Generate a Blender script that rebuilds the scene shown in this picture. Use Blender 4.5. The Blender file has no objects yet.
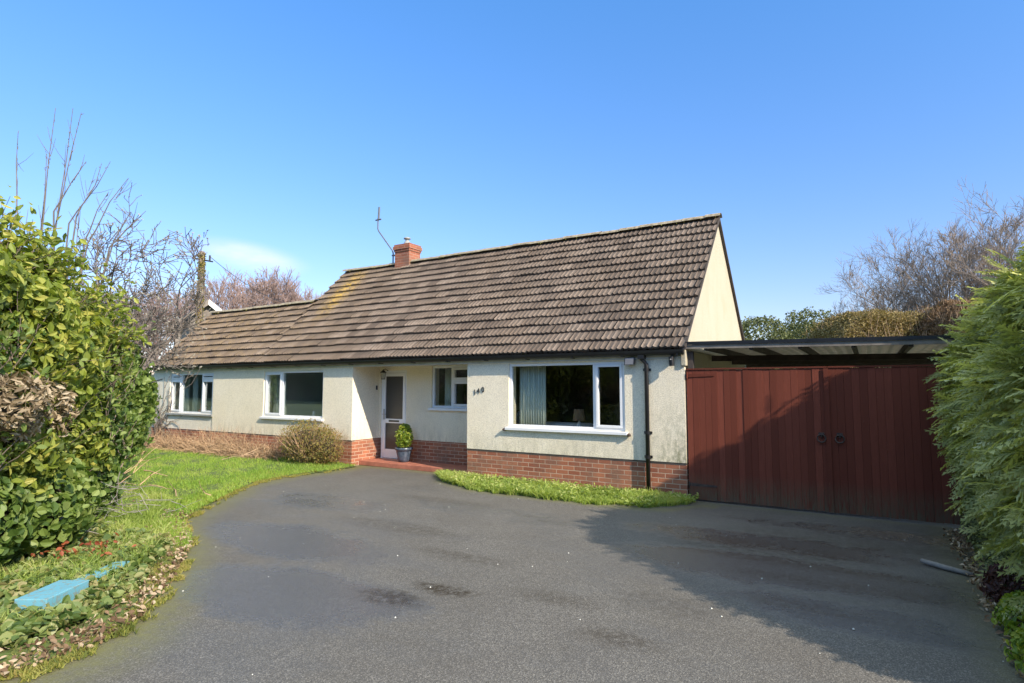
import bpy, math, random
import numpy as np
random.seed(7); rng = np.random.default_rng(11)
scene = bpy.context.scene
COL = scene.collection
R = math.radians
# ------------------------------------------------------------------ helpers
def tag(o, label=None, cat=None, group=None, kind=None):
    if label: o['label'] = label
    if cat: o['category'] = cat
    if group: o['group'] = group
    if kind: o['kind'] = kind
    return o
def empty(name, loc=(0, 0, 0), label=None, cat=None, group=None):
    o = bpy.data.objects.new(name, None); COL.objects.link(o); o.location = loc
    o.empty_display_size = .1
    return tag(o, label, cat, group)
def link(name, me, mat=None, parent=None, loc=None):
    o = bpy.data.objects.new(name, me); COL.objects.link(o)
    if mat: me.materials.append(mat)
    if parent:
        o.parent = parent
    if loc is not None: o.location = loc
    return o
def base_of(parent):
    p = np.zeros(3)
    while parent is not None:
        p = p + np.array(parent.location); parent = parent.parent
    return p
def npmesh(name, V, faces, mat=None, parent=None, tint=None, smooth=False):
    """V (n,3) in world coordinates; faces: list of int arrays (m,k)."""
    V = np.asarray(V, np.float32)
    if parent is not None: V = V - base_of(parent).astype(np.float32)
    me = bpy.data.meshes.new(name)
    if isinstance(faces, np.ndarray): faces = [faces]
    faces = [np.asarray(f, np.int32) for f in faces if len(f)]
    nl = sum(f.size for f in faces); nf = sum(len(f) for f in faces)
    me.vertices.add(len(V)); me.vertices.foreach_set('co', V.ravel())
    me.loops.add(nl); me.polygons.add(nf)
    me.loops.foreach_set('vertex_index', np.concatenate([f.ravel() for f in faces]))
    tot = np.concatenate([np.full(len(f), f.shape[1], np.int32) for f in faces])
    st = np.concatenate([[0], np.cumsum(tot)[:-1]]).astype(np.int32)
    me.polygons.foreach_set('loop_start', st)
    me.polygons.foreach_set('loop_total', tot)
    me.update(calc_edges=True)
    me.polygons.foreach_set('use_smooth', np.full(nf, smooth, bool))
    if tint is not None:
        a = me.attributes.new('tint', 'FLOAT', 'POINT'); a.data.foreach_set('value', np.asarray(tint, np.float32))
    me.validate()
    return link(name, me, mat, parent)
class MB:
    def __init__(s): s.v = []; s.f = []
    def add(s, vs, fs):
        b = len(s.v); s.v += [tuple(map(float, p)) for p in vs]; s.f += [tuple(i + b for i in f) for f in fs]; return s
    def box(s, x0, x1, y0, y1, z0, z1):
        if x0 > x1: x0, x1 = x1, x0
        if y0 > y1: y0, y1 = y1, y0
        if z0 > z1: z0, z1 = z1, z0
        return s.add([(x0,y0,z0),(x1,y0,z0),(x1,y1,z0),(x0,y1,z0),(x0,y0,z1),(x1,y0,z1),(x1,y1,z1),(x0,y1,z1)],
              [(0,3,2,1),(4,5,6,7),(0,1,5,4),(1,2,6,5),(2,3,7,6),(3,0,4,7)])
    def tube(s, pts, r, n=10, caps=True):
        pts = [np.array(p, float) for p in pts]
        rs = r if isinstance(r, (list, tuple)) else [r] * len(pts)
        rings = []
        up = np.array([0, 0, 1.])
        for i, p in enumerate(pts):
            t = pts[min(i + 1, len(pts) - 1)] - pts[max(i - 1, 0)]; t /= np.linalg.norm(t) + 1e-9
            a = np.cross(t, up if abs(t[2]) < .9 else np.array([1., 0, 0])); a /= np.linalg.norm(a)
            b = np.cross(t, a)
            rings.append([p + rs[i] * (math.cos(2 * math.pi * k / n) * a + math.sin(2 * math.pi * k / n) * b) for k in range(n)])
        vs = [q for rg in rings for q in rg]; fs = []
        for i in range(len(pts) - 1):
            for k in range(n): fs.append((i*n+k, i*n+(k+1) % n, (i+1)*n+(k+1) % n, (i+1)*n+k))
        if caps: fs.append(tuple(range(n - 1, -1, -1))); fs.append(tuple((len(pts)-1)*n + k for k in range(n)))
        return s.add(vs, fs)
    def lathe(s, prof, c, n=20):
        vs = []; fs = []
        for r, z in prof:
            for k in range(n): vs.append((c[0]+r*math.cos(2*math.pi*k/n), c[1]+r*math.sin(2*math.pi*k/n), c[2]+z))
        for i in range(len(prof)-1):
            for k in range(n): fs.append((i*n+k, i*n+(k+1) % n, (i+1)*n+(k+1) % n, (i+1)*n+k))
        return s.add(vs, fs)
    def build(s, name, mat, parent=None, smooth=False, bevel=0):
        me = bpy.data.meshes.new(name)
        b = base_of(parent) if parent is not None else np.zeros(3)
        me.from_pydata([(p[0]-b[0], p[1]-b[1], p[2]-b[2]) for p in s.v], [], s.f); me.update()
        if 1:
            me.polygons.foreach_set('use_smooth', [bool(smooth) and len(p.vertices) == 4 for p in me.polygons])
        o = link(name, me, mat, parent)
        if bevel:
            m = o.modifiers.new('bevel', 'BEVEL'); m.width = bevel; m.segments = 2; m.limit_method = 'ANGLE'
        return o
CX, CY, CZ, YAW, FPX = 2.435, -9.084, 1.72, .552, 578.
def at(px, d):        # ground point seen at picture column px, d metres in front of the camera
    r = (px - 512) / FPX * d
    return np.array([CX + r*math.cos(YAW) - d*math.sin(YAW), CY + r*math.sin(YAW) + d*math.cos(YAW)])
def snoise(P, s=1., seed=0):    # cheap smooth noise, about -1..1
    P = np.asarray(P) * s; o = 0
    g = np.random.default_rng(seed + 100)
    for k in range(6):
        w = g.normal(size=P.shape[1]) * (1 + .5*k); ph = g.uniform(0, 6.28)
        o = o + np.sin(P @ w + ph) / (1 + .4*k)
    return o / 2.6
# ------------------------------------------------------------------ materials
MATS = {}
def node_mat(name):
    m = bpy.data.materials.new(name); m.use_nodes = True; nt = m.node_tree
    b = nt.nodes['Principled BSDF']; MATS[name] = m
    return m, nt, b
def N(nt, t, **kw):
    n = nt.nodes.new(t)
    for k, v in kw.items():
        if k in n.inputs: n.inputs[k].default_value = v
        else: setattr(n, k, v)
    return n
def L(nt, a, b): nt.links.new(a, b)
def ramp(nt, fac, stops):
    r = nt.nodes.new('ShaderNodeValToRGB'); e = r.color_ramp.elements
    while len(e) < len(stops): e.new(.5)
    for i, (p, c) in enumerate(stops):
        e[i].position = p; e[i].color = (*c, 1) if len(c) == 3 else c
    L(nt, fac, r.inputs[0]); return r
def mix(nt, fac, a, b, blend='MIX'):
    m = nt.nodes.new('ShaderNodeMix'); m.data_type = 'RGBA'; m.blend_type = blend
    for i, v in ((0, fac), (6, a), (7, b)):
        if isinstance(v, bpy.types.NodeSocket): L(nt, v, m.inputs[i])
        else: m.inputs[i].default_value = (*v, 1) if isinstance(v, tuple) and len(v) == 3 else v
    return m.outputs[2]
def coords(nt, scale=(1, 1, 1), rot=(0, 0, 0)):
    tc = N(nt, 'ShaderNodeNewGeometry'); mp = N(nt, 'ShaderNodeMapping')
    mp.inputs['Scale'].default_value = scale; mp.inputs['Rotation'].default_value = rot
    L(nt, tc.outputs['Position'], mp.inputs[0]); return mp.outputs[0]
def noise(nt, co, scale, detail=4, rough=.55):
    n = N(nt, 'ShaderNodeTexNoise'); n.inputs['Scale'].default_value = scale; n.inputs['Detail'].default_value = detail
    n.inputs['Roughness'].default_value = rough
    L(nt, co, n.inputs['Vector']); return n.outputs['Fac']
def bump(nt, b, h, strength=.3, dist=.01, prev=None):
    n = N(nt, 'ShaderNodeBump'); n.inputs['Strength'].default_value = strength; n.inputs['Distance'].default_value = dist
    L(nt, h, n.inputs['Height'])
    if prev: L(nt, prev, n.inputs['Normal'])
    if b: L(nt, n.outputs[0], b.inputs['Normal'])
    return n.outputs[0]
def simple(name, c, rough=.6, var=.15, scale=8, metal=0, bmp=.05, spec=.5):
    m, nt, b = node_mat(name); co = coords(nt)
    n = noise(nt, co, scale, 5)
    d = tuple(x*(1-var) for x in c); e = tuple(min(1, x*(1+var)) for x in c)
    r = ramp(nt, n, [(.3, d), (.7, e)]); L(nt, r.outputs[0], b.inputs['Base Color'])
    b.inputs['Roughness'].default_value = rough; b.inputs['Metallic'].default_value = metal
    b.inputs['Specular IOR Level'].default_value = spec
    if bmp: bump(nt, b, noise(nt, co, scale*6, 3), bmp, .01)
    return m
def leafmat(name, cols, trans=.35, rough=.45, tcol=None, big=.6):
    m, nt, b = node_mat(name)
    at_ = N(nt, 'ShaderNodeAttribute'); at_.attribute_name = 'tint'
    n = noise(nt, coords(nt), big, 3)
    ad = N(nt, 'ShaderNodeMath', operation='MULTIPLY_ADD'); L(nt, n, ad.inputs[0]); ad.inputs[1].default_value = .9
    L(nt, at_.outputs['Fac'], ad.inputs[2])
    ad2 = N(nt, 'ShaderNodeMath', operation='SUBTRACT'); L(nt, ad.outputs[0], ad2.inputs[0]); ad2.inputs[1].default_value = .45
    k = len(cols); r = ramp(nt, ad2.outputs[0], [(i/(k-1), c) for i, c in enumerate(cols)])
    L(nt, r.outputs[0], b.inputs['Base Color']); b.inputs['Roughness'].default_value = rough
    tr = N(nt, 'ShaderNodeBsdfTranslucent'); g = N(nt, 'ShaderNodeMix', data_type='RGBA', blend_type='MULTIPLY')
    g.inputs[0].default_value = 1; L(nt, r.outputs[0], g.inputs[6]); g.inputs[7].default_value = (1.5, 1.45, .6, 1)
    L(nt, g.outputs[2], tr.inputs[0])
    ms = N(nt, 'ShaderNodeMixShader'); ms.inputs[0].default_value = trans
    L(nt, b.outputs[0], ms.inputs[1]); L(nt, tr.outputs[0], ms.inputs[2])
    L(nt, ms.outputs[0], nt.nodes['Material Output'].inputs[0]); return m
# plaster (roughcast render)
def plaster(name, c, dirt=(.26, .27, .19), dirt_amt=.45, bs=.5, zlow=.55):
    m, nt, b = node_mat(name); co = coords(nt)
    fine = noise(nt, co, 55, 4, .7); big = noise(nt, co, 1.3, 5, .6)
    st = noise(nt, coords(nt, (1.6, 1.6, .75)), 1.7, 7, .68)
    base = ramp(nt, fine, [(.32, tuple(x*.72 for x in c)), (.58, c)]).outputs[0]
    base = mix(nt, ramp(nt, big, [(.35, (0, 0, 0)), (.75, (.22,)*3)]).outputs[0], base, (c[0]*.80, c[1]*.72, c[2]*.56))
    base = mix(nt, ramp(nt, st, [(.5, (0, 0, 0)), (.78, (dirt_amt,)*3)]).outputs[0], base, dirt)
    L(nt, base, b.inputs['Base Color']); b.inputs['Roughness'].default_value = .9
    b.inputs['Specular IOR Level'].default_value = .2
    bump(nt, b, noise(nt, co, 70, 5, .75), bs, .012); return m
plaster('cream_render', (.94, .86, .68), dirt=(.58, .52, .37), dirt_amt=.28, bs=1.0)
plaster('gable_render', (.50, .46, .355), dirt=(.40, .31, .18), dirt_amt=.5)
plaster('white_render', (.86, .81, .68), dirt=(.45, .45, .38), dirt_amt=.3)
# corner algae on cream render
def algae():
    m = MATS['cream_render']; nt = m.node_tree; b = nt.nodes['Principled BSDF']
    old = b.inputs['Base Color'].links[0].from_socket
    g = N(nt, 'ShaderNodeNewGeometry'); sx = N(nt, 'ShaderNodeSeparateXYZ'); L(nt, g.outputs['Position'], sx.inputs[0])
    a = N(nt, 'ShaderNodeMapRange'); L(nt, sx.outputs['X'], a.inputs[0]); a.inputs[1].default_value = -.75; a.inputs[2].default_value = -.1
    z = N(nt, 'ShaderNodeMapRange'); L(nt, sx.outputs['Z'], z.inputs[0]); z.inputs[1].default_value = 1.6; z.inputs[2].default_value = .6
    k = N(nt, 'ShaderNodeMath', operation='MULTIPLY'); L(nt, a.outputs[0], k.inputs[0]); L(nt, z.outputs[0], k.inputs[1])
    n = noise(nt, coords(nt, (2, 2, 1)), 6, 5, .7); rr = ramp(nt, n, [(.42, (0,)*3), (.62, (.75,)*3)])
    k2 = N(nt, 'ShaderNodeMath', operation='MULTIPLY'); L(nt, k.outputs[0], k2.inputs[0]); L(nt, rr.outputs[0], k2.inputs[1])
    zs = N(nt, 'ShaderNodeMapRange'); L(nt, sx.outputs['Z'], zs.inputs[0]); zs.inputs[1].default_value = 1.0; zs.inputs[2].default_value = .55
    ns = ramp(nt, noise(nt, coords(nt, (3, 3, .7)), 3, 6, .75), [(.40, (0,)*3), (.75, (.65,)*3)]).outputs[0]
    ks = N(nt, 'ShaderNodeMath', operation='MULTIPLY'); L(nt, zs.outputs[0], ks.inputs[0]); L(nt, ns, ks.inputs[1])
    old = mix(nt, ks.outputs[0], old, (.34, .32, .22))
    L(nt, mix(nt, k2.outputs[0], old, (.16, .17, .08)), b.inputs['Base Color'])
algae()
def brick(name, c1, c2, mortar, scale=1.):
    m, nt, b = node_mat(name)
    g = N(nt, 'ShaderNodeNewGeometry'); s = N(nt, 'ShaderNodeSeparateXYZ'); L(nt, g.outputs['Position'], s.inputs[0])
    ad = N(nt, 'ShaderNodeMath', operation='ADD'); L(nt, s.outputs['X'], ad.inputs[0]); L(nt, s.outputs['Y'], ad.inputs[1])
    cb = N(nt, 'ShaderNodeCombineXYZ'); L(nt, ad.outputs[0], cb.inputs[0]); L(nt, s.outputs['Z'], cb.inputs[1])
    t = N(nt, 'ShaderNodeTexBrick'); L(nt, cb.outputs[0], t.inputs['Vector'])
    for k, v in (('Color1', c1), ('Color2', c2), ('Mortar', mortar)): t.inputs[k].default_value = (*v, 1)
    t.inputs['Scale'].default_value = 1; t.inputs['Mortar Size'].default_value = .007*scale; t.inputs['Mortar Smooth'].default_value = .3
    t.inputs['Brick Width'].default_value = .225*scale; t.inputs['Row Height'].default_value = .075*scale; t.inputs['Bias'].default_value = -.1
    co = coords(nt); st = noise(nt, co, 2.3, 6, .65)
    c = mix(nt, ramp(nt, st, [(.44, (0,)*3), (.66, (.7,)*3)]).outputs[0], t.outputs[0], (.17, .125, .095))
    c = mix(nt, ramp(nt, noise(nt, co, 30, 4, .7), [(.35, (0,)*3), (.8, (.35,)*3)]).outputs[0], c, tuple(x*1.5 for x in c1))
    L(nt, c, b.inputs['Base Color']); b.inputs['Roughness'].default_value = .9; b.inputs['Specular IOR Level'].default_value = .25
    inv = N(nt, 'ShaderNodeMath', operation='SUBTRACT'); inv.inputs[0].default_value = 1; L(nt, t.outputs['Fac'], inv.inputs[1])
    p = bump(nt, None, inv.outputs[0], .6, .008); bump(nt, b, noise(nt, co, 60, 4), .3, .006, p); return m
brick('red_brick', (.40, .155, .085), (.20, .065, .042), (.52, .41, .31))
brick('chimney_brick', (.36, .13, .075), (.24, .08, .05), (.38, .28, .21), 1.)
# roof tiles
def tilemat():
    m, nt, b = node_mat('roof_tile'); co = coords(nt)
    a = N(nt, 'ShaderNodeAttribute'); a.attribute_name = 'tint'
    c = ramp(nt, a.outputs['Fac'], [(0, (.11, .082, .066)), (.5, (.19, .145, .116)), (1, (.28, .22, .178))]).outputs[0]
    c = mix(nt, ramp(nt, noise(nt, co, 1.1, 5, .65), [(.4, (0,)*3), (.68, (.4,)*3)]).outputs[0], c, (.21, .15, .105))
    c = mix(nt, ramp(nt, noise(nt, co, 22, 5, .75), [(.5, (0,)*3), (.72, (.75,)*3)]).outputs[0], c, (.065, .052, .045))
    c = mix(nt, ramp(nt, noise(nt, coords(nt, (1, 1, 1)), 9, 6, .8), [(.62, (0,)*3), (.72, (.6,)*3)]).outputs[0], c, (.33, .29, .24))
    c = mix(nt, ramp(nt, noise(nt, co, 28, 5, .8), [(.64, (0,)*3), (.70, (.8,)*3)]).outputs[0], c, (.17, .15, .06))
    ga = N(nt, 'ShaderNodeAttribute'); ga.attribute_name = 'groove'
    gn = ramp(nt, noise(nt, co, 5, 5, .7), [(.25, (.35,)*3), (.7, (1,)*3)]).outputs[0]
    gm = N(nt, 'ShaderNodeMath', operation='MULTIPLY'); L(nt, ga.outputs['Fac'], gm.inputs[0]); L(nt, gn, gm.inputs[1])
    gm2 = N(nt, 'ShaderNodeMath', operation='MULTIPLY'); L(nt, gm.outputs[0], gm2.inputs[0]); gm2.inputs[1].default_value = .8
    c = mix(nt, gm2.outputs[0], c, (.06, .05, .042))
    # orange and green growth towards the left end and ridge
    g = N(nt, 'ShaderNodeNewGeometry'); s = N(nt, 'ShaderNodeSeparateXYZ'); L(nt, g.outputs['Position'], s.inputs[0])
    mx = N(nt, 'ShaderNodeMapRange'); L(nt, s.outputs['X'], mx.inputs[0]); mx.inputs[1].default_value = -7; mx.inputs[2].default_value = -13
    rr = ramp(nt, noise(nt, co, 7, 6, .75), [(.42, (0,)*3), (.62, (.7,)*3)])
    k = N(nt, 'ShaderNodeMath', operation='MULTIPLY'); L(nt, mx.outputs[0], k.inputs[0]); L(nt, rr.outputs[0], k.inputs[1])
    c = mix(nt, k.outputs[0], c, (.22, .155, .08))
    # yellow lichen streak
    cb = N(nt, 'ShaderNodeMapping'); L(nt, g.outputs['Position'], cb.inputs[0])
    cb.inputs['Location'].default_value = (9.75*1.5, 0, -4.35*.75); cb.inputs['Scale'].default_value = (1.5, 0, .75)
    ln = N(nt, 'ShaderNodeVectorMath', operation='LENGTH'); L(nt, cb.outputs[0], ln.inputs[0])
    mr = N(nt, 'ShaderNodeMapRange'); L(nt, ln.outputs['Value'], mr.inputs[0]); mr.inputs[1].default_value = .75; mr.inputs[2].default_value = .1
    r2 = ramp(nt, noise(nt, co, 9, 7, .85), [(.44, (0,)*3), (.58, (1,)*3)])
    k = N(nt, 'ShaderNodeMath', operation='MULTIPLY'); L(nt, mr.outputs[0], k.inputs[0]); L(nt, r2.outputs[0], k.inputs[1]); k.use_clamp = True
    c = mix(nt, k.outputs[0], c, (.46, .30, .05))
    L(nt, c, b.inputs['Base Color']); b.inputs['Roughness'].default_value = .85; b.inputs['Specular IOR Level'].default_value = .25
    bump(nt, b, noise(nt, co, 45, 5, .7), .5, .01)
tilemat()
simple('moss_ridge', (.30, .25, .17), .9, .5, 14, bmp=.4)
simple('upvc', (.80, .81, .82), .25, .03, 4, bmp=0)
simple('white_paint', (.72, .72, .69), .5, .12, 6)
simple('pale_fascia', (.55, .55, .50), .6, .15, 5)
simple('black_plastic', (.012, .012, .014), .35, .3, 6)
simple('black_iron', (.02, .02, .02), .45, .3, 6)
simple('old_iron', (.06, .04, .032), .7, .5, 20)
simple('grey_sill', (.30, .31, .30), .7, .2, 6)
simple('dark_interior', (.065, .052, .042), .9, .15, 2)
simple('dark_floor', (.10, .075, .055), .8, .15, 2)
simple('curtain', (.62, .68, .60), .9, .06, 3)
simple('white_china', (.85, .83, .8), .3, .03, 3)
simple('sofa_fabric', (.62, .60, .58), .9, .06, 3)
simple('lamp_fabric', (.16, .10, .06), .9, .1, 3)
simple('pink_flower', (.6, .16, .14), .7, .2, 20)
simple('dark_wood', (.05, .03, .02), .7, .3, 9)
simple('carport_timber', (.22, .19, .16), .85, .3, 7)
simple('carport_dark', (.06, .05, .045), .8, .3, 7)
simple('zinc', (.42, .43, .44), .4, .1, 8, metal=.8)
simple('aerial_metal', (.12, .13, .15), .5, .1, 8)
simple('soil', (.06, .045, .03), 1, .3, 9)
simple('terracotta', (.42, .13, .07), .7, .25, 9)
simple('earth', (.07, .055, .032), 1, .4, 6)
simple('twig_bark', (.20, .155, .12), .9, .35, 10)
simple('magnolia_bark', (.17, .145, .125), .85, .3, 10)
simple('magnolia_bud', (.30, .29, .24), .8, .3, 30)
simple('far_bark', (.30, .215, .19), .95, .25, 4, bmp=0)
simple('far_bark_right', (.27, .215, .175), .95, .25, 4, bmp=0)
simple('dead_stem', (.40, .27, .165), .95, .45, 6)
simple('grey_wood', (.24, .22, .20), .9, .3, 10)
simple('quarry_tile', (.38, .14, .09), .6, .25, 7)
simple('lens_grey', (.14, .14, .15), .2, .05, 7)
simple('slate_roof', (.16, .15, .15), .8, .2, 4)
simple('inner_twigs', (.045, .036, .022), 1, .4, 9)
simple('far_green', (.032, .045, .022), 1, .6, .5)
# opal corrugated sheet
m, nt, b = node_mat('opal_sheet')
tr = N(nt, 'ShaderNodeBsdfTranslucent'); tr.inputs[0].default_value = (.42, .40, .36, 1)
r_ = ramp(nt, noise(nt, coords(nt), 3, 5), [(.3, (.34, .32, .28)), (.7, (.55, .53, .48))]); L(nt, r_.outputs[0], b.inputs['Base Color']); b.inputs['Roughness'].default_value = .6
ms = N(nt, 'ShaderNodeMixShader'); ms.inputs[0].default_value = .4; L(nt, b.outputs[0], ms.inputs[1]); L(nt, tr.outputs[0], ms.inputs[2]); L(nt, ms.outputs[0], nt.nodes['Material Output'].inputs[0])
# blue paint worn
m, nt, b = node_mat('blue_paint'); co = coords(nt)
c = mix(nt, ramp(nt, noise(nt, co, 26, 5, .7), [(.50, (0,)*3), (.60, (.8,)*3)]).outputs[0], (.12, .33, .42), (.20, .20, .15))
L(nt, mix(nt, ramp(nt, noise(nt, co, 5, 3), [(.3, (0,)*3), (.8, (.5,)*3)]).outputs[0], c, (.18, .42, .50)), b.inputs['Base Color']); b.inputs['Roughness'].default_value = .55
# glazed blue pot
m, nt, b = node_mat('blue_glaze'); co = coords(nt)
r_ = ramp(nt, noise(nt, co, 14, 4), [(.3, (.03, .045, .07)), (.7, (.09, .115, .16))]); L(nt, r_.outputs[0], b.inputs['Base Color']); b.inputs['Roughness'].default_value = .25
# glass
def glass(name, tint, rough=.0, refl=1.0):
    m, nt, b = node_mat(name)
    tp = N(nt, 'ShaderNodeBsdfTransparent'); tp.inputs[0].default_value = (*tint, 1)
    gl = N(nt, 'ShaderNodeBsdfGlossy'); gl.inputs['Roughness'].default_value = rough
    gl.inputs[0].default_value = (.9, .95, 1, 1)
    fr = N(nt, 'ShaderNodeFresnel'); fr.inputs[0].default_value = 1.5
    ml = N(nt, 'ShaderNodeMath', operation='MULTIPLY'); L(nt, fr.outputs[0], ml.inputs[0]); ml.inputs[1].default_value = refl
    ms = N(nt, 'ShaderNodeMixShader'); L(nt, ml.outputs[0], ms.inputs[0]); L(nt, tp.outputs[0], ms.inputs[1]); L(nt, gl.outputs[0], ms.inputs[2])
    L(nt, ms.outputs[0], nt.nodes['Material Output'].inputs[0]); return m
glass('window_glass', (.93, .95, .94), 0, .55)
m, nt, b = node_mat('obscured_glass')
n_ = noise(nt, coords(nt), 70, 2); r_ = ramp(nt, n_, [(.3, (.035, .035, .033)), (.7, (.065, .063, .06))]); L(nt, r_.outputs[0], b.inputs['Base Color']); b.inputs['Roughness'].default_value = .3
bump(nt, b, n_, .3, .01)
# red gate boards
m, nt, b = node_mat('red_stain'); co = coords(nt, (9, 9, .9)); a = N(nt, 'ShaderNodeAttribute'); a.attribute_name = 'tint'
c = ramp(nt, a.outputs['Fac'], [(0, (.13, .035, .022)), (1, (.215, .060, .038))]).outputs[0]
c = mix(nt, ramp(nt, noise(nt, co, 5, 6, .7), [(.35, (0,)*3), (.7, (.6,)*3)]).outputs[0], c, (.13, .037, .022))
g = N(nt, 'ShaderNodeNewGeometry'); s = N(nt, 'ShaderNodeSeparateXYZ'); L(nt, g.outputs['Position'], s.inputs[0])
mz = N(nt, 'ShaderNodeMapRange'); L(nt, s.outputs['Z'], mz.inputs[0]); mz.inputs[1].default_value = .45; mz.inputs[2].default_value = .02
r2 = ramp(nt, noise(nt, co, 6, 5, .7), [(.35, (0,)*3), (.6, (1,)*3)])
k = N(nt, 'ShaderNodeMath', operation='MULTIPLY'); L(nt, mz.outputs[0], k.inputs[0]); L(nt, r2.outputs[0], k.inputs[1])
c = mix(nt, k.outputs[0], c, (.105, .10, .065))
c = mix(nt, ramp(nt, noise(nt, coords(nt, (1, 1, 1)), 16, 5, .7), [(.66, (0,)*3), (.74, (.5,)*3)]).outputs[0], c, (.26, .14, .09))
L(nt, c, b.inputs['Base Color']); b.inputs['Roughness'].default_value = .8; b.inputs['Specular IOR Level'].default_value = .15; bump(nt, b, noise(nt, co, 12, 5), .35, .004)
# asphalt
m, nt, b = node_mat('asphalt'); co = coords(nt)
fine = noise(nt, co, 210, 3, .85); med = noise(nt, co, 1.1, 6, .6)
vor = N(nt, 'ShaderNodeTexVoronoi'); vor.inputs['Scale'].default_value = 150; L(nt, co, vor.inputs['Vector'])
spk = ramp(nt, vor.outputs['Color'], [(.15, (.045, .042, .038)), (.6, (.108, .100, .089)), (.93, (.28, .26, .23))]).outputs[0]
c = mix(nt, ramp(nt, fine, [(.35, (0,)*3), (.7, (.6,)*3)]).outputs[0], spk, (.150, .138, .122))
damp = ramp(nt, noise(nt, coords(nt, (1, 1.9, 1), (0, 0, .35)), .42, 5, .62), [(.47, (0,)*3), (.6, (1,)*3)]).outputs[0]
c = mix(nt, ramp(nt, med, [(.4, (0,)*3), (.7, (.35,)*3)]).outputs[0], c, (.075, .066, .056))
a3 = N(nt, 'ShaderNodeAttribute'); a3.attribute_name = 'damp'
dmx = N(nt, 'ShaderNodeMath', operation='MULTIPLY_ADD'); L(nt, a3.outputs['Fac'], dmx.inputs[0]); dmx.inputs[1].default_value = .72; L(nt, noise(nt, co, 3.0, 8, .75), dmx.inputs[2])
dmp = ramp(nt, dmx.outputs[0], [(.72, (0,)*3), (1.12, (1,)*3)]).outputs[0]
dmax = N(nt, 'ShaderNodeMath', operation='MULTIPLY_ADD'); L(nt, damp, dmax.inputs[0]); dmax.inputs[1].default_value = .35; L(nt, dmp, dmax.inputs[2]); dmax.use_clamp = True; damp = dmax.outputs[0]
dk = N(nt, 'ShaderNodeMath', operation='MULTIPLY'); L(nt, damp, dk.inputs[0]); dk.inputs[1].default_value = .55
c = mix(nt, dk.outputs[0], c, (.055, .055, .058))
a = N(nt, 'ShaderNodeAttribute'); a.attribute_name = 'tint'
mn = ramp(nt, noise(nt, co, 11, 6, .75), [(.3, (.25,)*3), (.6, (1,)*3)]).outputs[0]
k = N(nt, 'ShaderNodeMath', operation='MULTIPLY'); L(nt, a.outputs['Fac'], k.inputs[0]); L(nt, mn, k.inputs[1]); k.use_clamp = True
c = mix(nt, k.outputs[0], c, (.15, .145, .055))
a2 = N(nt, 'ShaderNodeAttribute'); a2.attribute_name = 'silt'
mn2 = ramp(nt, noise(nt, co, 13, 6, .8), [(.40, (0,)*3), (.56, (1,)*3)]).outputs[0]
k2 = N(nt, 'ShaderNodeMath', operation='MULTIPLY'); L(nt, a2.outputs['Fac'], k2.inputs[0]); L(nt, mn2, k2.inputs[1]); k2.use_clamp = True
c = mix(nt, k2.outputs[0], c, (.034, .025, .014))
L(nt, c, b.inputs['Base Color'])
ro = N(nt, 'ShaderNodeMapRange'); L(nt, damp, ro.inputs[0]); ro.inputs[3].default_value = .78; ro.inputs[4].default_value = .24
L(nt, ro.outputs[0], b.inputs['Roughness']); sp_ = N(nt, 'ShaderNodeMapRange'); L(nt, damp, sp_.inputs[0]); sp_.inputs[3].default_value = .35; sp_.inputs[4].default_value = .95; L(nt, sp_.outputs[0], b.inputs['Specular IOR Level'])
p = bump(nt, None, vor.outputs['Distance'], .45, .006); bump(nt, b, noise(nt, co, 60, 5), .3, .006, p)
# lawn soil / thatch
m, nt, b = node_mat('lawn_thatch'); co = coords(nt)
c = ramp(nt, noise(nt, co, 9, 6, .7), [(.3, (.075, .06, .028)), (.5, (.085, .125, .025)), (.7, (.13, .17, .04))]).outputs[0]
L(nt, c, b.inputs['Base Color']); b.inputs['Roughness'].default_value = 1; bump(nt, b, noise(nt, co, 50, 4), .8, .02)
simple('far_ground', (.09, .11, .045), 1, .3, .4, bmp=0)
# foliage
leafmat('grass_lawn', [(.14, .25, .035), (.24, .38, .055), (.36, .48, .09), (.46, .47, .16)], .45, .6, big=.9)
leafmat('grass_edge', [(.12, .15, .03), (.26, .27, .055), (.38, .33, .10), (.34, .23, .10)], .4, .7)
leafmat('grass_lush', [(.13, .19, .035), (.26, .36, .07), (.42, .50, .14), (.50, .50, .22)], .45, .55)
leafmat('laurel_leaf', [(.06, .09, .018), (.17, .22, .035), (.27, .34, .05), (.46, .44, .10)], .42, .55, big=.5)
leafmat('ivy_leaf', [(.05, .10, .02), (.11, .18, .035), (.19, .27, .06), (.30, .37, .12)], .4, .52)
leafmat('ivy_ground', [(.05, .09, .02), (.13, .19, .05), (.24, .28, .09), (.30, .27, .12)], .3, .45)
leafmat('dead_leaf', [(.10, .055, .03), (.22, .14, .08), (.40, .30, .19), (.55, .45, .33)], .2, .8)
leafmat('beech_leaf', [(.10, .07, .04), (.20, .15, .085), (.36, .28, .18), (.52, .44, .32)], .25, .7)
leafmat('cypress_spray', [(.15, .175, .05), (.32, .35, .11), (.52, .54, .22), (.68, .68, .36)], .4, .5, big=1.6)
leafmat('cypress_sunlit', [(.20, .24, .06), (.28, .31, .07), (.42, .42, .11), (.5, .46, .15)], .3, .6)  # yellower cypress tone, sunlight put into the colour
leafmat('hypericum_leaf', [(.09, .11, .03), (.22, .20, .055), (.34, .28, .08), (.30, .16, .07)], .35, .6)
leafmat('pot_leaf', [(.09, .16, .02), (.22, .32, .04), (.38, .42, .06)], .4, .4)
leafmat('low_shrub_leaf', [(.06, .08, .03), (.12, .14, .05), (.19, .20, .08)], .3, .6)
leafmat('maroon_leaf', [(.035, .015, .013), (.07, .025, .022), (.12, .05, .04)], .25, .6)
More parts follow.
